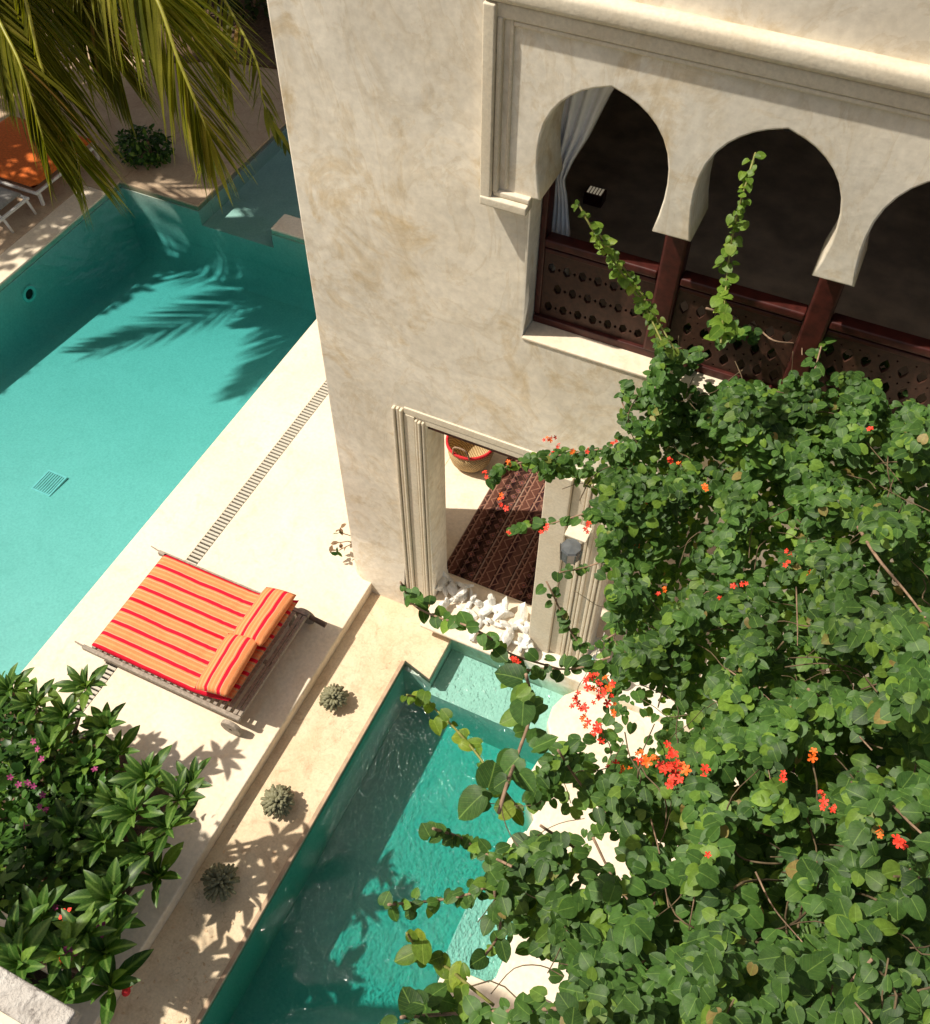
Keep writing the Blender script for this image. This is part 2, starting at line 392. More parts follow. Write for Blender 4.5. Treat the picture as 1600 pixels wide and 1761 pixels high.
# main pool basin
b = MB(); b.add([(-12.2,-5.4,-.62),(-6.5,-5.4,-.62),(-6.5,1.0,-.72),(-12.2,1.0,-.72),(-6.5,11.3,-1.32),(-12.2,11.3,-1.32)], [(0,1,2,3),(3,2,4,5)])
b.box(-12.2, -11.84, -5.4, 11.3, -1.5, -.121); b.box(-6.88, -6.5, -5.4, 11.3, -1.5, -.121)
b.box(-11.84, -6.88, -5.4, -5.0, -1.5, -.121); b.box(-11.84, -10.2, 10.94, 11.3, -1.5, -.121); b.box(-8.72, -6.88, 10.94, 11.3, -1.5, -.121)
b.box(-10.2, -8.72, 10.94, 11.3, -1.5, -.4); b.box(-10.3, -6.8, 11.3, 17, -.7, -.4)
b.box(-10.5, -10.19, 11.3, 17, -.4, -.121); b.box(-10.2, -6.8, 16.9, 17.2, -.4, -.06)
def cove(A, Bv, nrm, r0, zA, zB):
    vs = []; m = 7
    for P, z in ((A, zA), (Bv, zB)):
        for k in range(m):
            a = math.pi/2 * k / (m-1); vs.append((P[0] + nrm[0]*r0*(1-math.sin(a)) + nrm[0]*.002, P[1] + nrm[1]*r0*(1-math.sin(a)) + nrm[1]*.002, z + r0*(1-math.cos(a)) + .002))
    b.add(vs, [(k, k+1, m+k+1, m+k) for k in range(m-1)])
zf_ = lambda y: -.72 - .6 * (y - 1) / 10.3
cove((-11.84, 1.0), (-11.84, 10.94), (1, 0), .42, zf_(1.0), zf_(10.94)); cove((-11.84, 10.94), (-6.88, 10.94), (0, -1), .42, zf_(10.94), zf_(10.94))
o = struct('pool_basin', b, M_poolp)
for p_ in o.data.polygons[-12:]: p_.use_smooth = True
struct('pool_water', MB().box(-11.95, -6.80, -5.2, 16.95, -1.4, -.035), M_calm)
# drainage channel bed
struct('drain_channel', MB().box(-6.06, -5.90, -5, 17, -.2, -.119), M_dark)
# plunge pool
b = MB(); b.box(-3.3, 2, -5.3, 5.6, -1.5, -1.2)
b.box(-3.3, -2.98, -5.3, 5.6, -1.2, -.33); b.box(-2.98, -2.61, 4.66, 5.6, -1.2, -.33)
b.box(-2.60, -.6, 4.58, 5.24, -1.2, -.5); b.box(-1.16, -.3, 1.86, 2.78, -1.2, -.62)
struct('plunge_pool_basin', b, M_poolp)
struct('pool_wall', MB().box(-2.62, 1.2, 5.24, 5.52, -1.2, -.02), M_facade, .02)
rd = [(-1.07,-5),(-1.07,1.84),(-1.02,1.9),(-.62,1.93),(-.575,2.0),(-.575,2.55),(-.70,2.75),(-1.02,3.0),(-1.00,3.3),(-.86,3.45),(-.84,3.6),(-1.0,3.8),(-1.08,4.05),(-1.05,4.25),(-.92,4.38),(-1.0,4.5),(-1.13,4.7),(-1.15,4.9),(-1.08,5.1),(-.95,5.24),(-.7,5.3),(6,5.3),(6,-5)]
struct('deck', plan_mesh('deck', rd, -1.2, -.18, .02), M_deck)
struct('pool_water', MB().box(-3.1, .2, -5.2, 5.3, -1.3, -.265), M_rip)
# low curb running along the left flank of the right deck
tag(MB().box(-.22, -.06, -.8, 2.0, -.18, -.04).link('kerb_block', M_deck), 'pale plaster kerb on the deck right of the plunge pool, beneath the vine', 'kerb'); bevel(bpy.data.objects['kerb_block'], .02)

# planting bed bottom left and garden bed beyond the pool
struct('planting_bed', plan_mesh('planting_bed', [(-9,-5),(-4.22,-5),(-4.2,1.7),(-4.5,2.2),(-5.2,2.3),(-9,2.2)], -.05, .03), M_soil)
struct('garden_bed', plan_mesh('garden_bed', [(-24,14.6),(-13.6,14.6),(-12.6,15.2),(-10.4,15.6),(-10.4,30),(-24,30)], -.2, .05), M_soil)
struct('garden_bed', MB().box(-10.4, 4, 17.2, 30, -.3, .05), M_soil)

# ================================================================== HOUSE
house = thing('house', 'cream plastered building wing with horseshoe arches above a framed door opening', 'building', (-1, 6, -.2))
OP1 = (-2.97, -1.69); OP2 = (-1.0, .28)
holes = [[(OP1[0], -.01), (OP1[1], -.01), (OP1[1], 3.17), (OP1[0], 3.17)],
         [(OP2[0], -.01), (OP2[1], -.01), (OP2[1], 3.17), (OP2[0], 3.17)],
         [(-2.05, 4.66), (2.6, 4.66), (2.6, 7.05), (-2.05, 7.05)]]
me = curve_mesh('wall', [(-4.06, -.33), (4, -.33), (4, 11.5), (-4.06, 11.5)], holes, 5.5, 5.9, .018)
# flare the foot of the wall outwards a little
bm = bmesh.new(); bm.from_mesh(me)
bm.to_mesh(me); bm.free()
wall = link('wall', me, M_facade, house)
# rounded foot of the wall left of the door
b = MB(); prof = [(5.5, .75), (5.475, .45), (5.44, .2), (5.41, 0), (5.40, -.33)]
xs = [-4.04, -3.9, -3.34]
vs = []; fs = []
for i, x in enumerate([-4.055, -4.0, -3.9, -3.33]):
    k = (0.0, .55, 1.0, 1.0)[i]
    for y, z in prof: vs.append((x, 5.5 - (5.5 - y) * k - .001, z))
n = len(prof)
for i in range(3):
    for j in range(n - 1): fs.append((i*n+j, i*n+j+1, (i+1)*n+j+1, (i+1)*n+j))
link('wall_foot', MB().add(vs, fs).mesh('wall_foot'), M_facade, house, smooth=True)
# side wall with an opening that lets the sun in on the passage floor
b = MB(); b.box(-4.06, -3.76, 5.9, 6.6, -.1, 3.4); b.box(-4.06, -3.76, 9.6, 12, -.1, 3.4); b.box(-4.06, -3.76, 5.9, 12, 3.4, 11.5)
b.link('side_wall', M_facade, house)
MB().box(-3.76, 4, 5.9, 12, 3.3, 3.55).link('ceiling', M_facade, house)
MB().box(-3.76, 4, 11.8, 12, 0, 3.3).link('rear_wall', M_facade, house)
# dark upper room
MB().box(-3.74, 4, 5.9, 10, 4.45, 4.55).link('upper_floor', simple('dark_floor', (.60,.48,.36), .6, .3, 3), house)
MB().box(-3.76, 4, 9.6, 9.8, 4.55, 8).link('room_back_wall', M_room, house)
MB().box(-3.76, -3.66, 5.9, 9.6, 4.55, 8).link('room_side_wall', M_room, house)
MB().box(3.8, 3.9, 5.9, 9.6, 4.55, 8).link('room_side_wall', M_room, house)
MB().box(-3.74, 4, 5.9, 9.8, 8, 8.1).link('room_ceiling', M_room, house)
MB().box(-4.05, 4, 5.92, 12, 11.3, 11.5).link('roof', M_facade, house)
# horseshoe arch screen
half = [(.405,5.99),(.43,6.12),(.445,6.25),(.447,6.36),(.437,6.47),(.412,6.57),(.37,6.66),(.315,6.735),(.25,6.795),(.18,6.842),(.11,6.875),(.055,6.893),(0,6.912)]
out = [(-2.37, 5.985), (-2.02, 5.985)]
for k in range(4):
    cx = -1.56 + 1.083 * k
    out += [(cx - x, z) for x, z in half] + [(cx + x, z) for x, z in reversed(half[:-1])]
out += [(2.55, 5.985), (2.55, 7.22), (-2.37, 7.22)]
link('arch_screen', curve_mesh('arch_screen', out, [], 5.455, 5.89, .014), M_facade, house)
def trim(name, x0, x1, y0, y1, z0, z1, bv=.012, mat=None):
    return bevel(MB().box(x0, x1, y0, y1, z0, z1).link(name, mat or M_trim, house), bv)
# moulded frame: outer band, two inner fillets, foot block and top ledge
trim('frame_moulding', -2.40, -2.315, 5.385, 5.50, 5.93, 7.28)
trim('frame_moulding', -2.313, -2.275, 5.41, 5.47, 5.99, 7.20, .01)
trim('frame_moulding', -2.235, -2.21, 5.435, 5.47, 6.02, 7.19, .008)
trim('corbel', -2.395, -2.035, 5.375, 5.50, 5.885, 5.955)
trim('corbel', -2.31, -2.03, 5.415, 5.47, 5.957, 6.0, .01)
trim('cornice', -2.42, 3, 5.385, 5.52, 7.285, 7.42, .04)
trim('cornice', -2.40, 3, 5.42, 5.50, 7.19, 7.283, .012)
trim('cornice', -2.21, 3, 5.43, 5.47, 7.155, 7.187, .008)
# door frame with ribbed mouldings
def ribs(x0, x1, z0, z1, nrib, side):
    w = (x1 - x0) / nrib
    for i in range(nrib):
        trim('rib_moulding', x0 + i*w + .004, x0 + (i+1)*w - .006, 5.455 + .012 * ((i + side) % 2), 5.51, z0, z1, .009)
ribs(-3.32, -3.20, -.2, 3.30, 3, 0); trim('door_frame', -3.198, -3.085, 5.478, 5.51, -.2, 3.245, .006); ribs(-3.083, -2.972, -.2, 3.215, 3, 1)
trim('door_frame', -3.195, -1.0, 5.484, 5.51, 3.248, 3.33, .006)
trim('rib_moulding', -2.97, -1.0, 5.488, 5.51, 3.175, 3.244, .006)
trim('rib_moulding', -2.968, -1.70, 5.53, 5.57, 3.09, 3.168, .006, M_wood); trim('rib_moulding', -2.968, -1.70, 5.66, 5.72, 3.06, 3.168, .006, M_wood)
trim('door_frame', -1.70, -1.44, 5.43, 5.51, -.2, 3.2, .012)
trim('door_frame', -1.435, -1.30, 5.47, 5.51, -.2, 3.2, .01)
ribs(-1.298, -1.16, -.2, 3.2, 3, 0); ribs(-1.12, -.985, -.2, 3.2, 3, 1)
trim('door_sill', -2.967, -1.70, 5.10, 5.90, .0, .055, .02, M_deck)
trim('window_sill', -2.048, 2.59, 5.49, 5.76, 4.64, 4.668, .008, M_deck)
# wooden posts and carved balustrade
bal = MB().box(-2.04, 2.58, 5.70, 5.80, 4.67, 4.74).link('balustrade', M_wood, house); bevel(bal, .008)
def sub(name, me_or_mb, mat, sm=False):
    me = me_or_mb if not isinstance(me_or_mb, MB) else me_or_mb.mesh(name)
    o = link(name, me, mat, bal, smooth=sm); return o
bevel(sub('post', MB().box(-2.045, -1.995, 5.72, 5.85, 4.742, 6.05), M_wood), .01)
for k in range(4):
    cx = -1.56 + 1.083 * (k + .5)
    if k < 3: bevel(sub('post', MB().box(cx - .085, cx + .085, 5.68, 5.85, 4.742, 5.988), M_wood), .025)
    x0 = (-1.993 if k == 0 else cx - 1.083 + .087); x1 = cx - .087
    bevel(sub('hand_rail', MB().box(x0, x1, 5.69, 5.81, 5.43, 5.50), M_wood), .015)
    bevel(sub('hand_rail', MB().box(x0, x1, 5.72, 5.78, 5.36, 5.40), M_wood), .008)
    hl = []; nx = 7; w = (x1 - x0) / nx
    for r_, (zc, ph) in enumerate(((5.22, 0), (5.03, .5), (4.84, 0))):
        for i in range(nx):
            hx = x0 + (i + .5 + ph) * w
            if hx > x1 - .05: continue
            if k == 0:
                hl.append([(hx + .034*math.cos(t*math.pi/3 + .3), zc + .05*math.sin(t*math.pi/3 + .3)) for t in range(6)])
                hl.append([(hx + w/2 + .014*math.cos(t*math.pi/2), zc + .018*math.sin(t*math.pi/2)) for t in range(4)])
            else:
                hl.append([(hx + .036*sx, zc + z) for sx, z in ((0,-.065),(.75,-.03),(1,.0),(.75,.03),(0,.065),(-.75,.03),(-1,0),(-.75,-.03))])
                for dz in (-.085, .085): hl.append([(hx + w/2 + .010*math.cos(t*math.pi/2), zc + dz*.9 + .010*math.sin(t*math.pi/2)) for t in range(4)])
    hl = [h for h in hl if max(p[0] for p in h) < x1 - .012 and min(p[0] for p in h) > x0 + .012]
    sub('lattice_panel', curve_mesh('lattice_panel', [(x0, 4.742), (x1, 4.742), (x1, 5.358), (x0, 5.358)], hl, 5.735, 5.765), M_lattice)

# curtain
def curtain():
    vs = []; fs = []; nz, nx = 34, 26
    ctrl = [(6.95, -2.12, -1.52), (6.56, -2.12, -1.72), (6.2, -2.12, -1.84), (6.0, -2.12, -1.93), (5.84, -2.08, -1.98), (5.80, -2.06, -1.98), (5.70, -2.06, -1.95), (5.37, -2.07, -1.90), (4.95, -2.08, -1.88)]
    for i in range(nz + 1):
        z = 6.95 - 2.0 * i / nz
        for a, c in zip(ctrl, ctrl[1:]):
            if a[0] >= z >= c[0]: t = (a[0]-z)/(a[0]-c[0]); xl = a[1]*(1-t)+c[1]*t; xr = a[2]*(1-t)+c[2]*t; break
        for j in range(nx + 1):
            u = j / nx; amp = .035 if z > 5.85 else .025
            vs.append((xl + (xr - xl) * u, 6.0 + amp * math.sin(u * 26 + math.sin(z*3)), z))
    for i in range(nz):
        for j in range(nx): a = i*(nx+1)+j; fs.append((a, a+1, a+nx+2, a+nx+1))
    o = MB().add(vs, fs).link('curtain', M_curtain, smooth=True)
    s = o.modifiers.new('s', 'SOLIDIFY'); s.thickness = .004
    tag(o, 'white curtain tied back inside the leftmost arch', 'curtain')
curtain()
# glowing slats added to stand in for a sun patch on the floor
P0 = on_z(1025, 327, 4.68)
sh = thing('sun_patch', 'glowing slatted stand-in for a sun patch on the floor of the dark room behind the left arch', 'lantern', (P0.x, P0.y, 4.55))
M_patch = bpy.data.materials.new('sun_patch_glow'); M_patch.use_nodes = True
e_ = M_patch.node_tree.nodes['Principled BSDF']; e_.inputs['Emission Color'].default_value = (1, .85, .6, 1); e_.inputs['Emission Strength'].default_value = .16
bevel(MB().box(P0.x-.09, P0.x+.09, P0.y-.07, P0.y+.07, 4.551, 4.67).link('sun_patch_block', M_wood, sh), .008)
for i in range(5): MB().box(P0.x-.07+i*.030, P0.x-.052+i*.030, P0.y-.05, P0.y+.05, 4.672, 4.678).link('sun_strip', M_patch, sh)

# ================================================================== PALM, TREES
LEAFLET = None
def leaflet_mesh():
    vs = []; fs = []; n = 6
    for i in range(n + 1):
        t = i / n; w = .036 * (math.sin(math.pi * min(1, t * .9 + .12)) ** .6) * (1 - t ** 4) + .001
        z = -.10 * t * t; vs += [(-w, t, z), (0, t, z - .35 * w), (w, t, z)]
    for i in range(n):
        for k in (0, 1): a = i*3+k; fs.append((a, a+1, a+4, a+3))
    me = bpy.data.meshes.new('leaflet'); me.from_pydata(vs, [], fs); me.update(); me.materials.append(M_palm)
    me.polygons.foreach_set('use_smooth', [True]*len(me.polygons)); return me, vs, fs
LEAFLET, lv, lf = leaflet_mesh()
def basis(tan, nrm, loc, sx, sy):
    y = tan.normalized(); x = y.cross(nrm).normalized(); z = x.cross(y)
    M = Matrix((x, y, z)).transposed().to_4x4(); M.translation = loc
    return M @ Matrix.Diagonal((sx, sy, sy, 1))
def bez(pts, n):
    pts = [Vector(p) for p in pts]; out = []
    ext = [pts[0]*2 - pts[1]] + pts + [pts[-1]*2 - pts[-2]]
    for i in range(len(pts) - 1):
        p0, p1, p2, p3 = ext[i:i+4]
        for k in range(n):
            t = k / n
            out.append(.5*((2*p1)+(p2-p0)*t+(2*p0-5*p1+4*p2-p3)*t*t+(3*p1-p0-3*p2+p3)*t**3))
    out.append(pts[-1]); return out
palm = thing('palm_tree', 'coconut palm with long yellow green fronds hanging over the far end of the pool', 'palm tree', (-14.4, 8.8, 0))
CR = Vector((-12.35, 10.2, 4.4))
MB().tube(bez([(-14.4, 8.8, 0), (-13.9, 9.2, 1.8), (-13.0, 9.8, 3.4), CR], 6), [.2]*6+[.16]*13, 10).link('trunk', M_bark, palm, smooth=True)
def frond(path, length, cnt, individual, droop=1.0, t0=.12, label=None, hang=0.0):
    p = bez(path, 10); m = len(p)
    L = [0]
    for a, c in zip(p, p[1:]): L.append(L[-1] + (c - a).length)
    rad = [.035 * (1 - i / m) ** .8 + .004 for i in range(m)]
    fr = MB().tube(p, rad, 6).link('frond', M_rachis, palm, smooth=True)
    acc = MB(); Tm = p[-1] - p[m//2]; hs = 1.0 if (Tm.cross(Vector((0,0,1)))).dot(CM.transposed().row[0].xyz if False else Vector((CM[0][0], CM[1][0], CM[2][0]))) < 0 else -1.0
    for side in (-1, 1):
        for k in range(cnt):
            t = t0 + (1 - t0) * (k + U(-.3, .3)) / cnt; s = max(0, min(.999, t)) * L[-1]
            i = max(j for j in range(m) if L[j] <= s); i = min(i, m - 2)
            f = (s - L[i]) / max(1e-6, L[i+1] - L[i]); P = p[i].lerp(p[i+1], f); T = (p[i+1] - p[i]).normalized()
            S = T.cross(Vector((0, 0, 1))).normalized() * side
            ln = length * (math.sin(math.pi * min(1, .25 + t * .68)) ** .55 * .80 + .20) * U(.85, 1.1)
            hg = hang * (1 if side * hs > 0 else 0)
            d = (S * U(.55, .8) * (1 - .55*hg) + T * (.45 + .5 * t) * (1 - .5*hg) + Vector((0, 0, -U(.5, .9) * (droop + .9*hg)))).normalized()
            nrm = (Vector((0, 0, 1)) * .6 + S * .5 + Vector((U(-.3,.3), U(-.3,.3), U(-.2,.3))))
            M = basis(d, nrm, P, U(.85, 1.15), ln)
            # sag: scale z so that long ones hang
            if individual:
                o = bpy.data.objects.new('leaflet', LEAFLET); COL.objects.link(o); o.parent = fr; o.matrix_local = M
            else: acc.add(lv, lf, M)
    if not individual:
        o = acc.link('leaflet', M_palm, fr, smooth=True); o['kind'] = 'stuff'
    return fr
H = lambda x, y, z: on_z(x, y, z)
f1 = [CR, CR + Vector((.9, .5, .75)), H(235, -60, 4.75), H(310, 110, 4.0), H(352, 215, 3.35), H(366, 250, 3.0)]
f2 = [CR, CR + Vector((.3, .2, .5)), H(35, -30, 4.4), H(70, 110, 3.7), H(108, 205, 3.1), H(138, 285, 2.6)]
frond(f1, 1.75, 76, True, .75, .36, None, .8)
frond(f2, 1.7, 73, True, .75, .26, None, .8)
frond([CR, CR + Vector((.8, .9, .6)), H(150, -120, 4.7), H(250, -60, 4.4), H(345, 30, 3.8), H(395, 120, 3.2)], 1.15, 100, False, .8, .2)
frond([CR, CR + Vector((.5, .9, .7)), H(60, -120, 4.6), H(120, -30, 4.2), H(170, 60, 3.7), H(205, 120, 3.3)], 1.7, 110, False, .9, .2, None, .7)
frond([CR, CR + Vector((.2, .3, .5)), H(-20, -20, 4.3), H(35, 110, 3.8), H(68, 215, 3.2), H(80, 262, 2.9)], 1.45, 100, False, .8, .25, None, .8)
frond([CR, CR + Vector((.2, .5, .5)), H(-40, -80, 4.3), H(-10, 20, 3.8), H(15, 120, 3.2)], 1.6, 90, False, .9, .2, None, .5)
frond([CR, CR + Vector((.9, 1.8, .3)), H(300, -130, 3.8), H(430, 80, 2.6), H(455, 180, 1.9), H(497, 258, 1.0)], .7, 50, False, .5, .2)
for (dx, dy, dz, ln) in ((-1.6, 3.2, -.6, 4), (-3.4, 1.2, -.8, 4), (-3.2, -1.8, -.8, 4), (-1.2, -3.4, -.7, 4), (1.2, -3.3, .1, 4), (.1, 3.5, .5, 4), (-2.5, 2.6, 1.2, 4), (-.6, -2.2, 1.8, 4), (2.4, .4, 1.3, 4), (1.6, 1.9, 1.2, 4), (.4, 2.6, 1.5, 4), (-1.5, .5, 2, 4), (1.5, -1.6, 1.5, 4)):
    e = Vector((dx, dy, dz))
    frond([CR, CR + e * .35 + Vector((0, 0, .7)), CR + e * .7 + Vector((0, 0, .6)), CR + e], 1.0, 44, False, .7, .15)

def leaf_geo(kind):
    vs = []; fs = []
    if kind.startswith('heart'):
        v = int(kind[5:] or 0); fo = (1, 2.2, .3, 1.6, -.6)[v]; cu = (0, -.16, .10, .2, -.05)[v]; wd = (1, .9, 1.1, .82, 1.05)[v]; sk = (0, .06, -.05, .03, -.08)[v]
        rows = [(-.07,.20,.02),(.03,.38,.05),(.2,.47,.06),(.42,.48,.04),(.66,.39,.0),(.85,.23,-.05),(1.0,.02,-.11)]
        vs = [(0, 0.04, 0)]
        rows = [(y, w*wd, z + cu*y*y) for y, w, z in rows]
        for i_, (y, w, z) in enumerate(rows): vs += [(-w*(1+sk) + sk*y, y, z+.05*fo*w*2), (w*(1-sk) + sk*y, y + .02*((i_*v) % 3 - 1), z+.05*fo*w*2)]
        c0 = len(vs)
        for y, w, z in rows: vs.append((sk*y, max(y, .04), z - .03))
        n = len(rows)
        for i in range(n - 1):
            a = 1 + 2*i; c = c0 + i
            fs.append((a, c, c+1, a+2)); fs.append((c, a+1, a+3, c+1))
    elif kind == 'lance':
        rows = [(0,.012,0),(.15,.04,.04),(.35,.088,.08),(.55,.115,.09),(.75,.10,.04),(.9,.055,-.03),(1.0,.006,-.09)]
        for y, w, z in rows: vs += [(-w, y, z+w*.35), (0, y, z), (w, y, z+w*.35)]
        for i in range(len(rows)-1):
            for k in (0,1): a = i*3+k; fs.append((a, a+1, a+4, a+3))
    else:
        vs = [(0,0,0),(-.24,.35,.06),(.24,.35,.06),(0,.4,0),(-.2,.7,.02),(.2,.7,.02),(0,1,-.06)]
        fs = [(0,3,1),(0,2,3),(1,3,6,4),(3,2,5,6)]
    return vs, fs
def leaf_uv(me, geo):
    # leaf-local coordinates (width, length) kept on every leaf so that the veins follow the blade
    n = len(geo[0]); uv = me.uv_layers.new(name='blade'); idx = [0] * len(me.loops); me.loops.foreach_get('vertex_index', idx)
    out = []
    for i in idx: v = geo[0][i % n]; out += [v[0] + .5, v[1]]
    uv.data.foreach_set('uv', out)
def leaf_mesh(kind, mat):
    vs, fs = leaf_geo(kind); me = bpy.data.meshes.new('leaf'); me.from_pydata(vs, [], fs); me.update(); me.materials.append(mat); leaf_uv(me, (vs, fs))
    me.polygons.foreach_set('use_smooth', [True]*len(me.polygons)); return me
G_hearts = [leaf_geo('heart%d' % i) for i in range(5)]; G_heart = G_hearts[0]; G_oval = leaf_geo('oval'); G_lance = leaf_geo('lance')
def rnd(): return Vector((U(-1,1), U(-1,1), U(-1,1)))
def scatter(acc, G, c, r, n, size, upb=.7):
    c = Vector(c)
    for _ in range(n):
        v = rnd()
        while v.length > 1: v = rnd()
        v = v.normalized() * (v.length ** .45)
        P = c + Vector((v.x*r[0], v.y*r[1], v.z*r[2]))
        nr = (rnd() * .8 + Vector((0, 0, upb)) + v*.4)
        t = rnd(); s = size * U(.6, 1.3)
        acc.add(G[0], G[1], basis(t - nr * (t.dot(nr) / nr.length_squared) + Vector((.01,0,0)), nr, P, s, s))
def tree(name, label, cat, base, crowns, n, size, mat, height, group=None, kind='oval'):
    t = thing(name, label, cat, base, group)
    top = Vector(crowns[0][0])
    MB().tube(bez([base, (Vector(base)+top)/2 + Vector((.15, .1, 0)), top], 5), .12, 8).link('trunk', M_bark, t, smooth=True)
    acc = MB()
    for c, r in crowns: scatter(acc, G_oval, c, r, n, size)
    o = acc.link('crown', mat, t, smooth=True); o['kind'] = 'stuff'
    return t
tree('shade_tree', 'dark broadleaf tree behind the palm at the far end of the pool', 'tree', (-15.6, 13.4, 0), [((-15.2, 12.4, 6.0), (2.2, 1.6, 1.0)), ((-14.2, 14.6, 6.2), (2.2, 1.8, 1.0)), ((-16.0, 10.6, 5.6), (1.5, 1.2, .8)), ((-12.4, 14.2, 6.0), (2.0, 1.6, .8)), ((-12.0, 16.4, 6.4), (2.4, 1.6, .8)), ((-16.0, 16.6, 6.4), (2.4, 1.6, .8)), ((-15.8, 11.6, 6.6), (2.2, 1.8, .6)), ((-14.0, 13.6, 7.0), (2.6, 1.6, .6)), ((-14.0, 11.2, 5.6), (1.3, 1.0, .5))], 2000, .36, M_dtree, 6)
tree('shade_tree', 'unseen broadleaf tree added left of the orange lounger to shade the deck', 'tree', (-18.0, 8.6, 0), [((-16.4, 8.6, 5.0), (1.7, 2.6, .9)), ((-16.6, 11.4, 5.2), (1.6, 1.6, .9)), ((-16.3, 5.6, 5.0), (1.2, 1.6, .9)), ((-17.6, 10.2, 5.2), (1.6, 2.6, .9))], 1700, .28, M_dtree, 5)  # crowns added out of view to throw shade on the left deck
tree('shade_tree', 'unseen small tree added at the near end of the shrub bed to shade the ledge', 'tree', (-5.6, -.6, 0), [((-5.5, .3, 2.7), (.34, .95, .3)), ((-5.5, -.9, 2.8), (.4, .8, .35))], 380, .2, M_dtree, 5)  # out-of-view tree, added only to darken the ledge with its shadow
for i, (x, y, z, r, lab) in enumerate(((-16.2, 16.0, .7, 1.0, 'leafy dark shrub in the bed at the top left corner of the photo'), (-14.6, 16.8, .8, 1.1, 'dark shrub in the garden bed behind the left palm frond'),
        (-13.0, 17.2, .9, 1.1, 'dark shrub in the garden bed between the two palm fronds'), (-11.6, 17.6, .8, 1.0, 'dark shrub in the garden bed closest to the plastered wall'), (-16.6, 13.4, .7, .9, 'dark shrub above the orange lounger'))):
    t = thing('shrub', lab, 'shrub', (x, y, 0), 'dark shrubs beyond the pool')
    MB().tube([(x, y, 0), (x+.05, y, z)], .04, 6).link('stem', M_bark, t)
    acc = MB(); scatter(acc, G_oval, (x, y, z), (r, r, .8), 700, .2); acc.link('foliage', M_dtree, t, smooth=True)['kind'] = 'stuff'
t = thing('round_shrub', 'low round dark green shrub on the paving at the far corner of the pool', 'shrub', (-11.9, 11.9, 0))
MB().tube([(-11.9, 11.9, 0), (-11.9, 11.9, .25)], .05, 6).link('stem', M_bark, t)
acc = MB(); scatter(acc, G_oval, (-11.85, 11.75, .22), (.52, .42, .3), 700, .12); acc.link('foliage', M_bush, t, smooth=True)['kind'] = 'stuff'
b = MB()
tag(MB().box(-24, 4, 19.0, 19.3, 0, 2.6).link('garden_wall', M_facade), 'plastered garden wall behind the far planting bed', 'wall')

# ================================================================== LOUNGERS
def cushion(lx, ly, th, nx=36, ny=14, zf=None, wrinkle=None, ex=8, ey=6):
    vs = []; fs = []
    for layer in (1, -1):
        for i in range(nx + 1):
            u = -1 + 2 * i / nx
            for j in range(ny + 1):
                v = -1 + 2 * j / ny
                e = max(0.0, (1 - abs(u) ** ex) * (1 - abs(v) ** ey)) ** .45
                z = layer * th / 2 * e
                x = u * lx / 2; y = v * ly / 2
                if layer == 1 and wrinkle: z += wrinkle(x, y) * e
                z += zf(x) if zf else 0
                vs.append((x, y, z))
    m = (nx+1)*(ny+1)
    for i in range(nx):
        for j in range(ny):
            a = i*(ny+1)+j; fs.append((a, a+ny+1, a+ny+2, a+1)); fs.append((m+a, m+a+1, m+a+ny+2, m+a+ny+1))
    bmm = bmesh.new(); me = bpy.data.meshes.new('cushion'); me.from_pydata(vs, [], fs); bmm.from_mesh(me)
    bmesh.ops.remove_doubles(bmm, verts=bmm.verts, dist=.0006); bmesh.ops.recalc_face_normals(bmm, faces=bmm.faces); bmm.to_mesh(me); bmm.free(); return me
LC = Vector((-5.15, 3.81, 0))
lg = thing('sun_lounger', 'double wooden sun lounger with orange and red striped cushions on the sunny deck', 'sun lounger', LC)
def lb(name, x0, x1, y0, y1, z0, z1, mat=M_teak, bv=.008):
    return bevel(MB().box(LC.x+x0, LC.x+x1, LC.y+y0, LC.y+y1, z0, z1).link(name, mat, lg), bv)
for y in (-.755, .70): lb('side_rail', -1.10, 1.03, y, y+.05, .25, .315)
lb('end_rail', -1.0, -.945, -.70, .695, .255, .31); lb('end_rail', .975, 1.02, -.70, .695, .255, .31)
lb('centre_rail', -.94, .97, -.025, .025, .24, .28)
for i in range(22):
    x = -.92 + i * .0875
    o = lb('slat', x, x+.045, -.70, .695, .285, .303, M_teak, .003)
for x, y in ((-.9, -.69), (-.9, .62), (.78, .62), (.78, -.69)): lb('leg', x, x+.07, y, y+.07, 0, .249)
for y in (-.80, .78):
    w = MB()
    n = 24; prof = [(.02, -.025), (.125, -.025), (.13, -.02), (.13, .02), (.125, .025), (.02, .025)]
    w.lathe(prof, n)
    o = w.link('wheel', M_teak, lg, loc=(LC.x + .93, LC.y + y + (.0), .13), rot=(math.pi/2, 0, 0))
o = MB().tube([(LC.x+1.03, LC.y+.74, .24), (LC.x+1.24, LC.y+.74, .20)], [.03, .035], 8).link('handle', simple('dark_teak', (.10,.06,.04), .6, .3, 20), lg)
o = MB().tube([(LC.x-1.08, LC.y+.73, .30), (LC.x-1.22, LC.y+.74, .33)], [.012, .008], 6).link('handle', M_teak, lg)
o = MB().tube([(LC.x-1.08, LC.y-.73, .30), (LC.x-1.2, LC.y-.73, .33)], [.014, .01], 6).link('handle', M_teak, lg)
def zf(x):
    s = max(0.0, x - .25); return .36 * s * s + .10 * max(0, s - .1)
def wr(x, y):
    w = 0
    for xs_, a in ((.12, .6), (.27, 1.0), (.37, .8)):
        w -= .012 * a * math.exp(-((x - xs_ - .02*math.sin(y*9))/.012)**2)
    w += .012 * noise.noise(Vector((x*4, y*5, 1))) + .006 * noise.noise(Vector((x*11, y*14, 3))) - .010 * math.exp(-((x + .35) / .25) ** 2)
    return w
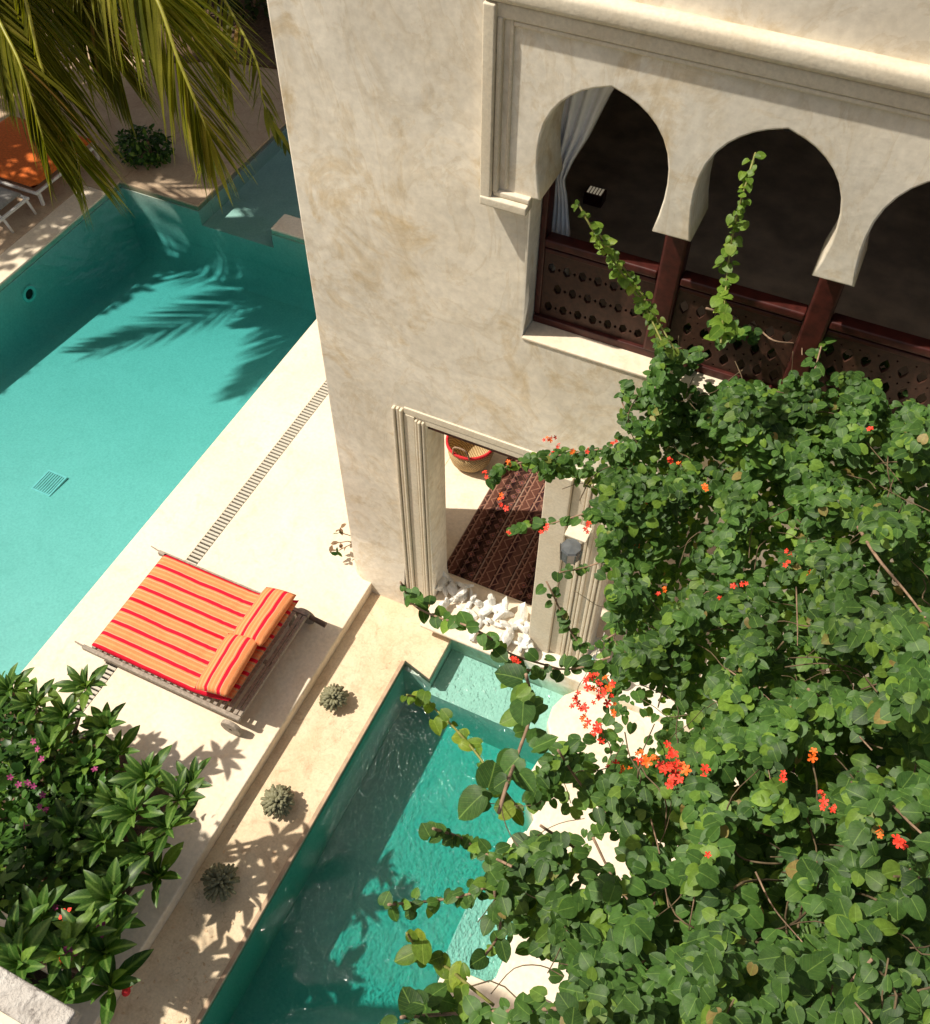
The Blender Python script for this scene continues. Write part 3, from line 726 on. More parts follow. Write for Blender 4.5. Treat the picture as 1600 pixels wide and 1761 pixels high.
for j, y in enumerate((-.342, .342)):
    me = cushion(1.94, .72, .115, 48, 22, zf, wr)
    o = link('mattress', me, M_matt, lg, loc=LC + Vector((-.005, y, .368)), smooth=True)
M_matt_off = None
def zp(x): return -.25 * x * x * 2
def wp(x, y): return .012 * noise.noise(Vector((x*8, y*8, 5)))
for j, (y, rz, dx) in enumerate(((-.36, .07, .0), (.33, .0, .03))):
    me = cushion(.44, .74, .13, 20, 24, zp, wp, 4, 6)
    o = link('pillow', me, M_pill, lg, loc=LC + Vector((.70 + dx, y, .69)), rot=(0, -.26, rz), smooth=True)

lg2 = thing('sun_lounger', 'orange cushioned sun lounger on a white frame by the far left of the pool', 'sun lounger', (-13.3, 10.5, 0))
def l2(parent, name, x0, x1, y0, y1, z0, z1, mat=M_white, bv=.01): return bevel(MB().box(x0, x1, y0, y1, z0, z1).link(name, mat, parent), bv)
for root, y0, y1, cm in ((lg2, 9.75, 11.4, M_orange),):
    l2(root, 'rail', -12.62, -12.57, y0, y1, .24, .29); l2(root, 'rail', -14.4, -12.62, y0, y0+.05, .24, .29)
    for y in (y0+.05, y1-.1): l2(root, 'leg', -12.63, -12.57, y, y+.05, 0, .24)
    link('cushion', cushion(1.9, y1-y0-.05, .16, 24, 14), cm, root, loc=(-13.55, (y0+y1)/2, .37), smooth=True)
lg3 = thing('sun_lounger', 'sun lounger with a grey cushion and white frame in front of the orange one', 'sun lounger', (-13.4, 9.0, 0))
for y in (9.35, 9.5): pass
l2(lg3, 'rail', -12.66, -12.61, 8.3, 9.62, .24, .29); l2(lg3, 'rail', -14.4, -12.66, 9.57, 9.62, .24, .29)
for y in (8.35, 8.98, 9.55): MB().tube([(-12.70, y, .34), (-12.60, y, .22), (-12.55, y+.02, 0)], [.02, .026, .022], 6).link('leg', M_white, lg3, smooth=True)
link('cushion', cushion(1.7, .62, .12, 24, 12), M_greyfab, lg3, loc=(-13.55, 9.26, .36), smooth=True)

# ================================================================== DRAIN, GRATES
dg_ = thing('drain_grate', 'long slotted stone drain grate set in the deck beside the pool', 'drain', (-5.98, 4, 0))
sm = MB().box(-.079, .079, -.0155, .0155, -.035, 0).mesh('slat'); sm.materials.append(M_slat)
y = .0; k = 0
while y < 9.6:
    o = bpy.data.objects.new('slat', sm); COL.objects.link(o); o.parent = dg_; o.location = (0, y - 4 + .4 + U(-.002, .002), -.002); y += .056; k += 1
dc = thing('pool_drain_cover', 'square white slotted cover on the pool floor', 'drain cover', (-9.25, 5.45, -1))
DZ = .022
A = on_z(84, 808, -1); 
for a in ((-.17,-.145,-.2,.2),(.145,.17,-.2,.2)): MB().box(-9.25+a[0], -9.25+a[1], 5.45+a[2], 5.45+a[3], -.985, -.955).link('frame', M_white, dc)
for a in ((-.145,.145,-.2,-.175),(-.145,.145,.175,.2)): MB().box(-9.25+a[0], -9.25+a[1], 5.45+a[2], 5.45+a[3], -.985, -.955).link('frame', M_white, dc)
MB().box(-9.42, -9.08, 5.25, 5.65, -1.02, -.99).link('plate', M_white, dc)
for i in range(7): MB().box(-9.25-.145+.012+i*.04, -9.25-.145+.030+i*.04, 5.275, 5.625, -.985, -.96).link('bar', M_white, dc)
ri = thing('pool_inlet', 'round inlet ring on the underwater wall at the left of the pool', 'pool inlet', (-11.84, 8.28, -.5))
b = MB(); n = 24
for k in range(n):
    for r_, d in ((.09, .0), (.09, .03), (.14, .03), (.14, 0)):
        th = 2*math.pi*k/n; b.v.append((d, r_*math.cos(th), r_*math.sin(th)))
for k in range(n):
    k2 = (k+1) % n
    for q in range(3): b.f.append((k*4+q, k*4+q+1, k2*4+q+1, k2*4+q))
b.link('ring', simple('aqua_ring', (.45,.8,.7), .4, .1, 5), ri, loc=(-11.838, 8.28, -.5))
b = MB(); b.v = [(.006, .088*math.cos(2*math.pi*k/n), .088*math.sin(2*math.pi*k/n)) for k in range(n)]; b.f = [tuple(range(n))]
b.link('lens', M_dark, ri, loc=(-11.838, 8.28, -.5))

# ================================================================== SUCCULENTS
fv = MB().tube([(0,0,0),(0,.02,.10),(0,.015,.2)], [.012,.019,.011], 6).mesh('finger'); fv.materials.append(M_succ); fv.polygons.foreach_set('use_smooth', [True]*len(fv.polygons))
for (x, y, r, lab) in ((-3.45, 3.88, .135, 'ball shaped grey green succulent nearest the striped lounger'), (-3.38, 2.57, .150, 'ball shaped grey green succulent in the middle of the row on the ledge'), (-3.46, 1.60, .160, 'darker ball shaped succulent in the shrub shade on the ledge')):
    s = thing('succulent', lab, 'succulent', (x, y, -.2), 'ball succulents in a row on the ledge')
    b = MB(); b.lathe([(.001, .0), (r*.55, .02), (r*.7, r*.5), (r*.5, r*.95), (.001, r*1.15)], 12); b.link('core', M_succ, s, loc=(x, y, -.2), smooth=True)
    for k in range(110):
        ph = k * 2.39996; cz = 1 - 1.12 * (k + .5) / 110; sr = math.sqrt(max(0, 1 - cz*cz))
        d = (Vector((math.cos(ph)*sr, math.sin(ph)*sr, cz)) + rnd()*.28).normalized()
        o = bpy.data.objects.new('finger', fv); COL.objects.link(o); o.parent = s
        o.rotation_euler = d.to_track_quat('Z', 'Y').to_euler(); sc = r / .21 * U(.8, 1.1)
        o.location = Vector((0, 0, r*.8)) + d * r * .28; o.scale = (1.15, 1.15, sc)

# small half dry plant at the foot of the tower
pl = thing('small_plant', 'small half dry plant at the left foot of the plastered wall', 'plant', (-4.25, 5.95, 0))
b = MB()
ends = []
for k in range(7):
    a = U(2.2, 4.2); e = Vector((-4.16 + math.cos(a)*U(.1,.28), 5.85 + U(-.35,.25), U(.15,.5))); ends.append(e)
    b.tube([(-4.15, 5.85, 0), (Vector((-4.15, 5.85, 0))+e)/2 + Vector((0,0,.08)), e], .006, 5)
b.link('stem', M_dry, pl)
LM_dry = leaf_mesh('oval', M_dry); LM_s = leaf_mesh('oval', M_small)
for k in range(34):
    e = random.choice(ends) + rnd()*.06; o = bpy.data.objects.new('leaf', LM_dry if R() < .6 else LM_s); COL.objects.link(o); o.parent = pl
    o.matrix_parent_inverse = Matrix.Translation(-pl.location); o.matrix_basis = basis(rnd(), Vector((-.3,-.3,1)) + rnd()*.5, e, .11, .11)

# ================================================================== NICHE CONTENTS
rug = cushion(1.45, 3.0, .014, 2, 2)
r_ = MB().box(-.74, .74, -1.55, 1.55, 0, .012).link('rug', M_rug, loc=(-2.33, 7.5, .003))
tag(r_, 'dark red kilim rug with woven stripes on the passage floor', 'rug')
bk = thing('straw_basket', 'round straw basket with a red rim standing inside the doorway', 'basket', (-3.50, 7.72, 0))
MB().lathe([(.001,.01),(.20,.0),(.27,.09),(.31,.24),(.325,.42),(.30,.42),(.285,.25),(.24,.06),(.001,.05)], 32).link('body', M_basket, bk, loc=(-3.50, 7.72, 0), smooth=True)
MB().lathe([(.328,.40),(.338,.41),(.338,.435),(.325,.45),(.305,.44),(.30,.41)], 32).link('rim', M_red, bk, loc=(-3.50, 7.72, 0), smooth=True)
for s in (-1, 1):
    MB().tube(bez([(-3.50-.12, 7.72+s*.31, .42), (-3.50-.08, 7.72+s*.34, .6), (-3.50+.08, 7.72+s*.34, .6), (-3.50+.12, 7.72+s*.31, .42)], 5), .012, 6).link('handle', M_bark, bk, smooth=True)
# coral rocks
def coral(seed, P, s, lab):
    random.seed(seed)
    bmm = bmesh.new(); bmesh.ops.create_icosphere(bmm, subdivisions=3, radius=1)
    spikes = [rnd().normalized() for _ in range(random.randint(6, 9))]
    for v in bmm.verts:
        d = v.co.normalized(); k = .34
        for sp in spikes: k += 1.15 * max(0, d.dot(sp)) ** 12
        k += .12 * noise.noise(d * 3 + Vector((seed, 0, 0))); v.co = d * k
    me = bpy.data.meshes.new('coral_rock'); bmm.to_mesh(me); bmm.free(); me.materials.append(M_coral)
    o = link('coral_rock', me, None, None, loc=P, rot=(U(0,6), U(0,6), U(0,6)), smooth=False); o.scale = (s, s*U(.7,1), s*U(.6,1))
    tag(o, lab, 'rock', 'white coral rocks heaped on the door sill')
i = 0
for px, py, z, s, lab in ((768, 992, .14, .12, 'white coral rock at the far left of the heap, against the door jamb'), (762, 1005, .13, .13, 'pointed white coral rock low against the left door jamb'), (800, 1008, .10, .10, None), (785, 1025, .14, .13, None), (812, 1030, .12, .10, None),
        (770, 1038, .12, .10, None), (800, 1048, .12, .10, None), (830, 1040, .09, .08, None), (850, 1042, .12, .10, 'grey shaded rock behind the middle of the coral heap'), (868, 1052, .15, .15, 'large star shaped white coral rock in the middle of the heap'), (880, 1080, .13, .11, None), (902, 1068, .14, .13, 'curved white coral rock right of the star shaped one'),
        (905, 1088, .14, .12, None), (918, 1078, .12, .09, 'white coral rock touching the right door pilaster'), (850, 1072, .11, .10, None), (830, 1064, .11, .09, None), (870, 1100, .11, .09, None), (895, 1108, .12, .10, None), (815, 1080, .10, .08, None)):
    i += 1; coral(i, on_z(px, py, z), s, lab or 'one of the jagged white coral rocks piled on the door sill')
random.seed(11)
# wall lantern
LP = on_y(982, 948, 5.16)
ln = thing('wall_lantern', 'grey octagonal lantern on a white bracket at the right door pilaster', 'lantern', LP)
MB().lathe([(.001,-.14),(.06,-.13),(.095,-.09),(.105,.06),(.095,.08),(.001,.10)], 8).link('glass_body', M_glass, ln, loc=LP)
for k in range(8):
    a = 2*math.pi*k/8; MB().tube([(LP.x+.098*math.cos(a), LP.y+.098*math.sin(a), LP.z-.09), (LP.x+.108*math.cos(a), LP.y+.108*math.sin(a), LP.z+.06)], .007, 5).link('bar', M_metal, ln)
bevel(MB().box(LP.x-.11, LP.x+.11, 5.25, 5.43, LP.z+.07, LP.z+.10).link('bracket', M_trim, ln), .01)
# glass bell by the second opening
GP = Vector((-.84, 5.28, .6))
gb = thing('glass_bell_lamp', 'small clear glass bell hanging by the dark second doorway', 'lamp', GP)
m_, nt_, b_ = newmat('clear_glass'); b_.inputs['Transmission Weight'].default_value = .85; b_.inputs['Roughness'].default_value = .05; b_.inputs['Base Color'].default_value = (.7,.72,.7,1)
MB().lathe([(.015,.16),(.03,.12),(.06,.06),(.08,0),(.076,0),(.055,.06),(.025,.12)], 20).link('bell', m_, gb, loc=GP, smooth=True)
MB().tube([GP+Vector((0,0,.16)), GP+Vector((.02,0,.55))], .005, 5).link('cord', M_white, gb)

# ================================================================== SHRUBS BOTTOM LEFT
LM_lance = leaf_mesh('lance', M_bush)
def rosette(root, P, n, ln, tilt=None, stem_to=None, lean=Vector((0,0,1))):
    for k in range(n):
        a = k * 2.39996 + U(-.2, .2); el = .15 + 1.1 * (k / n) + U(-.1, .1)          # outer ones flatter
        d = Vector((math.cos(a)*math.sin(el+.3), math.sin(a)*math.sin(el+.3), math.cos(el+.3))); d = (d + lean * .25).normalized()
        s = ln * (.6 + .4 * k / n) * U(.85, 1.1)
        o = bpy.data.objects.new('leaf', LM_lance); COL.objects.link(o); o.parent = root; o.matrix_parent_inverse = Matrix.Translation(-root.location)
        o.matrix_basis = basis(d, Vector((0,0,1)) + rnd()*.25, P + rnd()*.015, s*U(1.1, 1.5), s)
def fleshy(label, base, ros, ln, group, nleaf=13, flow=()):
    t = thing('frangipani_shrub', label, 'shrub', base, group)
    for (px, py, z) in ros:
        P = on_z(px, py, z); b0 = Vector(base); mid = (b0*.5 + P*.5); mid.x += U(-.15,.15)
        MB().tube(bez([b0, Vector((mid.x, mid.y, P.z*.45)), P], 5), [.03]*5+[.02]*5+[.014], 6).link('stem', M_bark, t, smooth=True)
        rosette(t, P, nleaf, ln * U(.85, 1.15))
    for (px, py, z) in flow:
        P = on_z(px, py, z); flower(t, P, .07, M_flower if R() < .6 else M_pink)
    return t
def flower_mesh(mat):
    b = MB(); n = 5
    for k in range(n):
        a = 2*math.pi*k/n; M = Matrix.Rotation(a, 4, 'Z')
        b.add([(0,0,0),(.25,.18,.35),(.75,.30,.45),(1.0,0,.30),(.75,-.30,.45),(.25,-.18,.35),(.5,0,.22)], [(0,1,6,5),(1,2,3,6),(6,3,4,5)], M)
    b.tube([(0,0,.05),(0,0,-.6),(0,0,-1.1)], [.16,.12,.04], 5)
    me = b.mesh('flower'); me.materials.append(mat); me.polygons.foreach_set('use_smooth', [True]*len(me.polygons)); return me
FM = {m.name: flower_mesh(m) for m in (M_flower, M_flower2, M_pink)}
def flower(root, P, s, mat, d=None):
    o = bpy.data.objects.new('flower', FM[mat.name]); COL.objects.link(o); o.parent = root; o.matrix_parent_inverse = Matrix.Translation(-root.location)
    d = (Vector((-.1,-.3,.9)) + rnd()*.7).normalized() if d is None else d
    M = d.to_track_quat('Z', 'Y').to_matrix().to_4x4(); M.translation = P; o.matrix_basis = M @ Matrix.Diagonal((s, s, s, 1)); return o
GR = 'broad leaved shrubs in the bed at the bottom left'
fleshy('broad leaved shrub whose top rosettes stand against the pale deck, uppermost of the bed', (-5.6, 1.6, .03), [(150,1185,1.5),(115,1235,1.2),(185,1255,1.0),(60,1215,1.3),(90,1290,1.1),(150,1320,.9),(20,1190,1.3),(205,1300,.7),(45,1330,.9)], .36, GR)
fleshy('broad leaved shrub leaning towards the ledge, its rosettes above the shadow on the deck edge', (-4.7, 1.2, .03), [(255,1340,1.3),(310,1375,1.5),(235,1400,1.3),(290,1425,1.2),(200,1385,1.2),(180,1450,1.1),(250,1470,.9),(330,1350,1.2),(130,1430,1.0),(215,1500,.8),(150,1500,.8),(275,1510,.5),(90,1480,.8)], .38, GR)
fleshy('broad leaved shrub with the largest leaves, lowest in the bed beside the plaster parapet', (-4.5, .3, .03), [(150,1610,1.5),(195,1550,1.3),(110,1640,1.55),(40,1660,1.6),(180,1640,1.3),(120,1700,1.3),(190,1700,1.0),(70,1580,1.3),(205,1590,1.0),(30,1620,1.4)], .41, GR, 13, [(120,1640,1.65),(116,1575,1.5),(178,1600,1.5),(105,1655,1.6)])
sm_ = thing('flowering_shrub', 'small leaved shrub dotted with magenta flowers at the left edge', 'shrub', (-6.0, .9, .03))
acc = MB(); LMsm = leaf_mesh('heart', M_small); cnt = 0
for (px, py, z, r) in ((25,1260,1.2,.35),(70,1330,1.1,.4),(20,1380,1.0,.4),(110,1390,.9,.35),(60,1430,.8,.4),(160,1350,.9,.3),(10,1470,.7,.4),(15,1210,1.2,.3),(120,1290,.9,.3)):
    c = on_z(px, py, z)
    MB().tube([(-6.0,.9,.03), (Vector((-6,.9,.03))+c)/2, c], [.02,.014,.008], 5).link('stem', M_bark, sm_)
    for k in range(30):
        v = rnd()*r; v.z *= .5; s = U(.06, .12)
        o = bpy.data.objects.new('leaf', LMsm); COL.objects.link(o); o.parent = sm_; o.matrix_parent_inverse = Matrix.Translation(-sm_.location)
        o.matrix_basis = basis(rnd() + Vector((0,-.3,0)), Vector((0,-.2,1)) + rnd()*.6, c+v, s, s)
    scatter(acc, G_heart, c - Vector((0,0,.2)), (r, r, .3), 130, .09)
acc.link('foliage', M_small, sm_, smooth=True)['kind'] = 'stuff'
for px, py in ((60,1275),(72,1308),(45,1345),(60,1352),(75,1368),(72,1385),(80,1395),(46,1418),(35,1350),(20,1335),(68,1290),(163,1322),(98,1560)):
    flower(sm_, on_z(px+U(-3,3), py+U(-3,3), 1.35), .035, M_pink)
# dead leaves and berries in the deep bed
bed = thing('red_berry_sprig', 'sprig with red berries at the edge of the bed beside the ledge', 'plant', (-4.35, .35, .03))
bp = [on_z(x, y, .35) for x, y in ((200,1692),(222,1692),(217,1706),(192,1680))]
b = MB()
for p_ in bp: b.tube([(-4.35, .35, .03), p_], .006, 5)
b.link('stem', M_bark, bed)
for p_ in bp: MB().lathe([(.001,-.045),(.03,-.03),(.042,0),(.03,.03),(.001,.045)], 12).link('berry', M_red, bed, loc=p_, smooth=True)
acc = MB(); scatter(acc, G_oval, (-5.6, .6, .25), (1.3, 1.6, .35), 1500, .17); scatter(acc, G_oval, (-4.75, .75, .75), (.55, 1.1, .5), 1500, .15); scatter(acc, G_oval, (-4.6, -1.0, 1.1), (.6, 1.3, .7), 1200, .17)
o = acc.link('undergrowth', M_bush, smooth=True); tag(o, 'dark undergrowth filling the bed below the shrubs', 'undergrowth', kind='stuff')
acc = MB(); scatter(acc, G_oval, (-5.3, .3, .5), (1.2, 1.4, .1), 60, .16)
o = acc.link('fallen_leaves', M_dry, smooth=True); tag(o, 'brown dry leaves caught in the undergrowth of the bed', 'dry leaves', kind='stuff')
acc = MB()
for k in range(46):
    P = Vector((U(-3.72, -3.05), U(-.2, 2.2), -.192)); sz = U(.02, .05)
    acc.add(G_oval[0], G_oval[1], basis(Vector((U(-1,1), U(-1,1), 0)), Vector((U(-.2,.2), U(-.2,.2), 1)), P, sz, sz))
o = acc.link('fallen_petals', simple('dry_petal', (.60,.42,.26), .8, .4, 20), smooth=True); tag(o, 'dry petals and leaf scraps scattered on the shaded ledge', 'petals', kind='stuff')
# plaster parapet bottom-left
a0 = on_z(0, 1668, 7.4); a1 = on_z(131, 1738, 7.4)
pw = thing('parapet', 'near plaster parapet with flaking whitewash at the bottom left corner', 'parapet', (-5.1, a1.y - .12, 0))
M_flake = plaster('flaking_whitewash', (.56,.53,.49), (.40,.36,.32), (.13,.11,.10), .7, 5, .95, .9, .8, 1.4)
bevel(MB().box(-5.2, a1.x, a1.y - .08, a1.y, 7.34, 7.4).link('coping', M_flake, pw), .008)
bevel(MB().box(-5.2, a1.x - .03, a1.y - .2, a1.y - .03, 7.15, 7.339).link('wall', M_trim, pw), .012)
MB().box(-5.2, -5.0, a1.y - .2, a1.y - .05, 0, 7.149).link('pillar', M_trim, pw)
p_ = on_z(8, 1592, 1.5)
o = bevel(MB().box(p_.x - .3, p_.x + .07, p_.y - .12, p_.y + .08, .03, 1.55).link('stone_post', M_deck), .03); tag(o, 'pale plaster post rising among the shrubs at the left edge', 'post')

# ================================================================== FLOWERING VINE
CP = [(1120,560,6.95),(1300,560,7.0),(1590,600,6.5),(1000,750,7.35),(900,790,7.5),(1100,760,7.0),(1300,760,6.6),(1590,800,5.6),(1080,900,7.0),(1300,950,5.9),(1590,950,4.9),(1000,1060,6.6),
      (1100,1150,6.0),(1400,1150,4.8),(1590,1200,3.9),(900,1150,5.6),(960,1300,4.9),(1150,1350,4.4),(900,1500,4.0),(1050,1500,3.9),(1300,1400,3.9),(850,1740,3.4),(1200,1550,3.3),(1590,1500,3.0),(1590,1740,2.35),(1300,1740,2.6),(1000,1740,3.0)]
def depth(px, py):
    sw = 0; sd_ = 0
    for x, y, d in CP:
        w = 1 / ((x-px)**2 + (y-py)**2 + 900) ** 1.6; sw += w; sd_ += w*d
    return sd_ / sw
POLY = [(1140,545),(1165,545),(1230,548),(1290,562),(1330,572),(1385,585),(1420,556),(1480,550),(1520,578),(1545,640),(1565,690),(1600,700),(1660,720),(1660,1830),(900,1830),(985,1740),(930,1690),(905,1620),(860,1600),(810,1570),(850,1520),(820,1480),(905,1440),(960,1460),(1000,1400),(905,1380),(930,1320),(960,1290),(1000,1260),(1030,1225),(1060,1190),(1020,1170),(1000,1140),(1060,1090),(1045,1040),(1060,990),(1030,960),(1040,900),(1010,880),(1040,850),(1000,830),(930,815),(910,790),(960,780),(1060,770),(1110,750),(1078,735),(1085,690),(1120,640),(1130,600)]
def inside(x, y, poly):
    c = False; j = len(poly) - 1
    for i in range(len(poly)):
        xi, yi = poly[i]; xj, yj = poly[j]
        if (yi > y) != (yj > y) and x < (xj-xi)*(y-yi)/(yj-yi)+xi: c = not c
        j = i
    return c
GAP = [((1100,1255),44),((1000,1245),58),((1005,1380),62),((1030,1490),62),((1130,1200),18),((1000,1130),40),((940,1690),45),((1380,1420),28),((1300,980),38),((1500,1180),35),((1420,1500),30),((1140,810),22)]
vine = thing('flowering_vine', 'dense climbing vine with heart shaped leaves and coral red flowers covering the right side', 'vine', (1.4, 5.0, -.18))
LM_v = [leaf_mesh('heart%d' % i, M_vine) for i in range(5)]; LM_y = [leaf_mesh('heart%d' % i, M_spray) for i in range(5)]
def vleaf_basis(P, size, droop=.6):
    tocam = (CAM - P).normalized()
    nr = tocam * .50 + Vector((-.15, 0, .65)) + rnd() * .48
    t = Vector((0, -.25, -1)) * droop + rnd() * .75
    t = t - nr * (t.dot(nr) / nr.length_squared)
    if t.length < .1: t = Vector((1, 0, 0)) - nr * (nr.x / nr.length_squared)
    return basis(t, nr, P, size * U(.85, 1.08), size)
leaves = []
# main mass: several layers of leaves
tries = 0; target = 13500
while len(leaves) < target and tries < 200000:
    tries += 1
    px = U(860, 1650); py = U(540, 1810)
    if not inside(px, py, POLY): continue
    d = depth(px, py)
    if R() > (d / 7.3) ** 1.55: continue
    g = 1.0
    for (gx, gy), gr in GAP:
        q = math.hypot(px-gx, py-gy) / gr
        if q < 1.35: g = min(g, .04 + .55 * q ** 2)
    if R() > g: continue
    nz = noise.noise(Vector((px/85, py/85, 1.7)))
    layer = R()
    if nz < -.10 and layer < .7: continue
    off = -.8 * nz + (layer ** 1.6) * .85 - .1
    dd = d + off * (d / 6) ** .6
    dd = max(dd, 2.55 + R() * .5)
    P = at_depth(px, py, dd)
    if P.y > 5.36 and P.z > -.1 and P.z < 4.7: P.y = 5.36 - R()*.1
    if P.z < -.15: continue
    leaves.append((P, .073 * U(.5, 1.15) * (.86 if dd < 3.2 else 1), dd, 0))
# deeper inner leaves that close the view through the mass
n_in = 0
while n_in < 4500:
    px = U(900, 1650); py = U(590, 1810)
    if not inside(px - 12, py, POLY) or not inside(px - 40, py + 10, POLY): continue
    if any(math.hypot(px-gx, py-gy) < gr * 1.5 for (gx, gy), gr in GAP if gx < 1150 and gy > 1100): continue
    d = depth(px, py); P = at_depth(px, py, d + U(.35, 1.0))
    if P.y > 5.3: P.y = 5.3 + R()*.08
    if P.z < 0: continue
    n_in += 1; leaves.append((P, .085 * U(.6, 1.1), 9.0, 0))
# sprays: (points, depth, leaf size, spacing, young)
SPR = [([(1145,600),(1105,520),(1060,455),(1020,395),(992,345)], 6.0, .072, .036, 1, 2), ([(1240,590),(1248,500),(1258,420),(1275,345),(1300,262)], 5.55, .082, .032, 1, 2),
 ([(689,1001),(712,1040),(755,1062),(800,1075),(840,1095),(880,1125),(960,1150)], 5.3, .085, .05, 0, 1), ([(700,1195),(730,1205),(770,1240),(815,1290),(860,1350),(900,1400)], 4.9, .085, .055, 1, 1),
 ([(905,1160),(915,1220),(890,1300),(872,1350),(858,1400)], 3.2, .10, .050, 0, 1), ([(745,1425),(790,1440),(830,1465),(880,1490)], 4.0, .065, .022, 0, 1), ([(668,1556),(740,1550),(800,1540),(850,1520)], 4.0, .058, .022, 0, 1),
 ([(700,1605),(725,1640),(770,1665),(800,1690),(850,1730)], 3.7, .085, .06, 1, 1), ([(835,822),(880,800),(950,785),(1050,770)], 7.2, .085, .03, 0, 2), ([(875,912),(930,905),(1000,885),(1060,865)], 6.9, .085, .035, 0, 1),
 ([(962,985),(1010,975),(1060,955)], 6.7, .08, .04, 0, 1), ([(1085,655),(1070,690),(1100,740)], 6.9, .075, .03, 0, 2), ([(868,1160),(930,1150),(990,1150),(1050,1130)], 5.4, .075, .03, 0, 1), ([(690,1750),(760,1745),(850,1740),(960,1735)], 3.2, .095, .035, 0, 2),
 ([(850,1530),(860,1600),(830,1650)], 3.9, .085, .05, 0, 1), ([(1030,400),(1100,500),(1160,600)], 6.1, .07, .03, 1, 1), ([(960,1290),(1000,1350),(1060,1420)], 4.5, .08, .05, 0, 1), ([(930,1420),(1000,1470),(1060,1560)], 4.0, .09, .05, 0, 1),
 ([(940,1000),(1000,1110),(1060,1090)], 6.2, .075, .04, 0, 1), ([(1400,640),(1430,560),(1490,570)], 6.7, .085, .04, 0, 2)]
for pts, d, size, gap_, young, mult in SPR:
    p = bez([at_depth(x, y, d + .25 * math.sin(i*1.3)) for i, (x, y) in enumerate(pts)], 8)
    MB().tube(p, [.0065]*len(p), 5).link('stem', M_bark if not young else M_greenstem, vine, smooth=True)
    acc_l = 0
    for a, c in zip(p, p[1:]):
        acc_l += (c - a).length
        while acc_l > gap_:
            acc_l -= gap_
            for _ in range(mult): 
                sz = size * U(.5, 1.15) * ((1 - .45 * p.index(a) / len(p)) if mult == 2 else 1)
                leaves.append((a.lerp(c, R()) + rnd() * sz * .55, sz, d - 3.0 if d > 4.5 else d - 1.2, young))
# choose the 300 that show largest
def rank(l):
    P, s, d, yg = l
    return -s / max(.6, d)
leaves.sort(key=rank)
front = leaves[:300]; rest = leaves[300:]
for P, s, d, yg in front:
    o = bpy.data.objects.new('leaf', random.choice(LM_y if yg else LM_v)); COL.objects.link(o); o.parent = vine; o.matrix_parent_inverse = Matrix.Translation(-vine.location)
    o.matrix_basis = vleaf_basis(P, s)
accs = {0: MB(), 1: MB()}
for P, s, d, yg in rest:
    g_ = random.choice(G_hearts); accs[yg].add(g_[0], g_[1], vleaf_basis(P, s))
for k, mt in ((0, M_vine), (1, M_spray)):
    if accs[k].v:
        o = accs[k].link('foliage', mt, vine, smooth=True); o['kind'] = 'stuff'; leaf_uv(o.data, G_heart)
# woody stems
WOOD = [([(1440,855),(1475,905),(1510,960),(1560,1020),(1592,1062)], -.25, .017), ([(1390,1185),(1430,1215),(1500,1290)], -.2, .011), ([(1465,1345),(1510,1365),(1560,1410),(1600,1465),(1550,1560)], -.15, .009),
 ([(1215,530),(1290,555),(1330,585),(1375,592),(1380,610)], -.1, .013), ([(1200,1290),(1205,1380),(1200,1500),(1185,1600)], -.15, .007), ([(1290,1130),(1305,1230),(1325,1340)], -.15, .006), ([(1370,1010),(1372,1080),(1372,1110)], -.12, .007),
 ([(1000,1600),(1050,1625),(1130,1680)], -.15, .006), ([(1120,1410),(1135,1470),(1150,1560)], -.15, .006), ([(1180,1030),(1230,1045),(1330,1080)], -.1, .008), ([(1250,1150),(1320,1200),(1410,1300)], -.12, .006), ([(1300,770),(1340,780)], -.1, .01),
 ([(1500,1650),(1460,1700),(1500,1760)], -.15, .007), ([(1020,1440),(1060,1520),(1100,1570)], -.1, .01), ([(1300,1500),(1330,1560),(1380,1620)], -.15, .006)]
for pts, off, rad in WOOD:
    p = bez([at_depth(x, y, depth(x, y) + (off*.35 + .10*(k_ % 2)) * depth(x, y) / 4) for k_, (x, y) in enumerate(pts)], 6)
    MB().tube(p, [rad * .7 * (1 - .6 * q_ / len(p)) for q_ in range(len(p))], 6).link('stem', M_bark, vine, smooth=True)
b = MB()
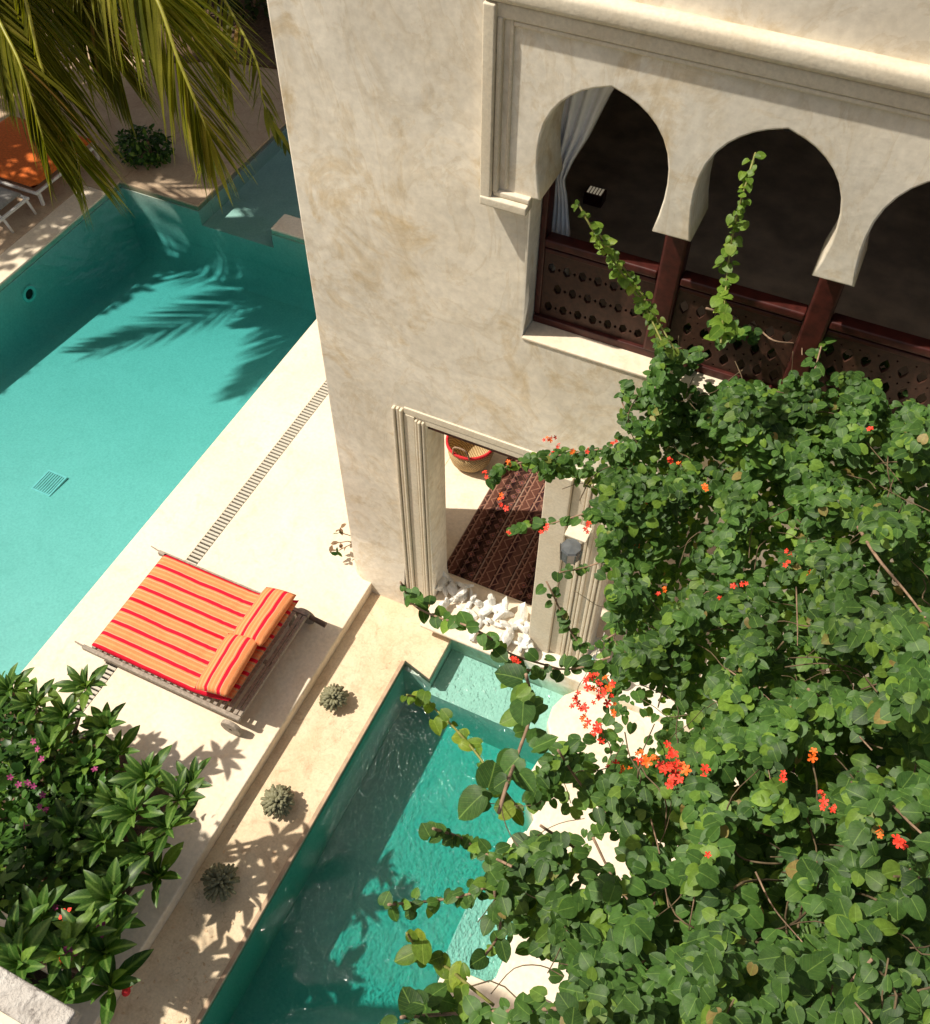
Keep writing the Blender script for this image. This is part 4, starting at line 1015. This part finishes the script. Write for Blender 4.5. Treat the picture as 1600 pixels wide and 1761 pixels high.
for k in range(170):
    px, py = U(900, 1620), U(600, 1780)
    if not inside(px, py, POLY): continue
    a = U(0, 6.28); ln_ = U(60, 200) / depth(px, py) * 4
    pts = []
    for q in range(4):
        x, y = px + math.cos(a)*ln_*q/3, py + math.sin(a)*ln_*q/3; a += U(-.4, .4)
        pts.append(at_depth(x, y, depth(x, y) + U(-.02, .3)))
    b.tube(bez(pts, 3), U(.002, .005), 4)
b.link('twigs', M_twig, vine, smooth=True)['kind'] = 'stuff'
# main rooted trunk and the beams that carry the vine
MB().tube(bez([(1.4, 5.0, -.18), (1.3, 5.1, 1.6), (1.0, 5.1, 3.0), (.8, 4.9, 4.2)], 6), .05, 8).link('trunk', M_bark, vine, smooth=True)
FL = [(945,755),(938,762),(957,768),(952,748),(948,778),(874,793),(833,815),(840,822),(862,862),(868,870),(858,855),(878,912),(940,905),(935,912),(1015,778),(1212,838),(1090,850),(1105,868),(1095,940),(1130,1016),(1142,1010),(1258,1008),(1236,1025),(1355,948),(1352,968),(1392,988),
 (884,1140),(882,1152),(1015,1165),(1022,1180),(1035,1170),(1042,1190),(1048,1205),(1000,1205),(995,1222),(1002,1238),(1010,1205),(1025,1245),(1030,1255),(1022,1262),(1045,1215),(1028,1190),(1008,1175),(1100,1300),(1110,1312),(1120,1318),(1140,1290),(1145,1305),(1155,1325),(1170,1310),(1175,1330),(1162,1340),(1150,1318),(1165,1352),(1060,1325),(1070,1330),(1200,1335),(1185,1378),
 (1225,1462),(1218,1470),(1402,1298),(1412,1368),(1420,1385),(1432,1390),(1345,1335),(1510,1432),(1542,1455),(1548,1450),(1495,733),(1058,760),(985,780),(1280,1000),(1010,915),(1015,900),(1150,790),(1170,792)]
for k, (x, y) in enumerate(FL):
    d = depth(x, y) - .22
    if y > 1130 and x < 1100: d = 5.0
    dense = 990 < x < 1210 and 1150 < y < 1390
    for q in range(3 if dense else 2):
        jj = 15 if dense else 6
        P = at_depth(x + U(-jj, jj), y + U(-jj, jj), d + U(-.08, .08))
        flower(vine, P, U(.013, .027) * (1.0 if d > 4 else .8), M_flower2 if (k % 5 == 0 or 1080 < x < 1110) else M_flower)
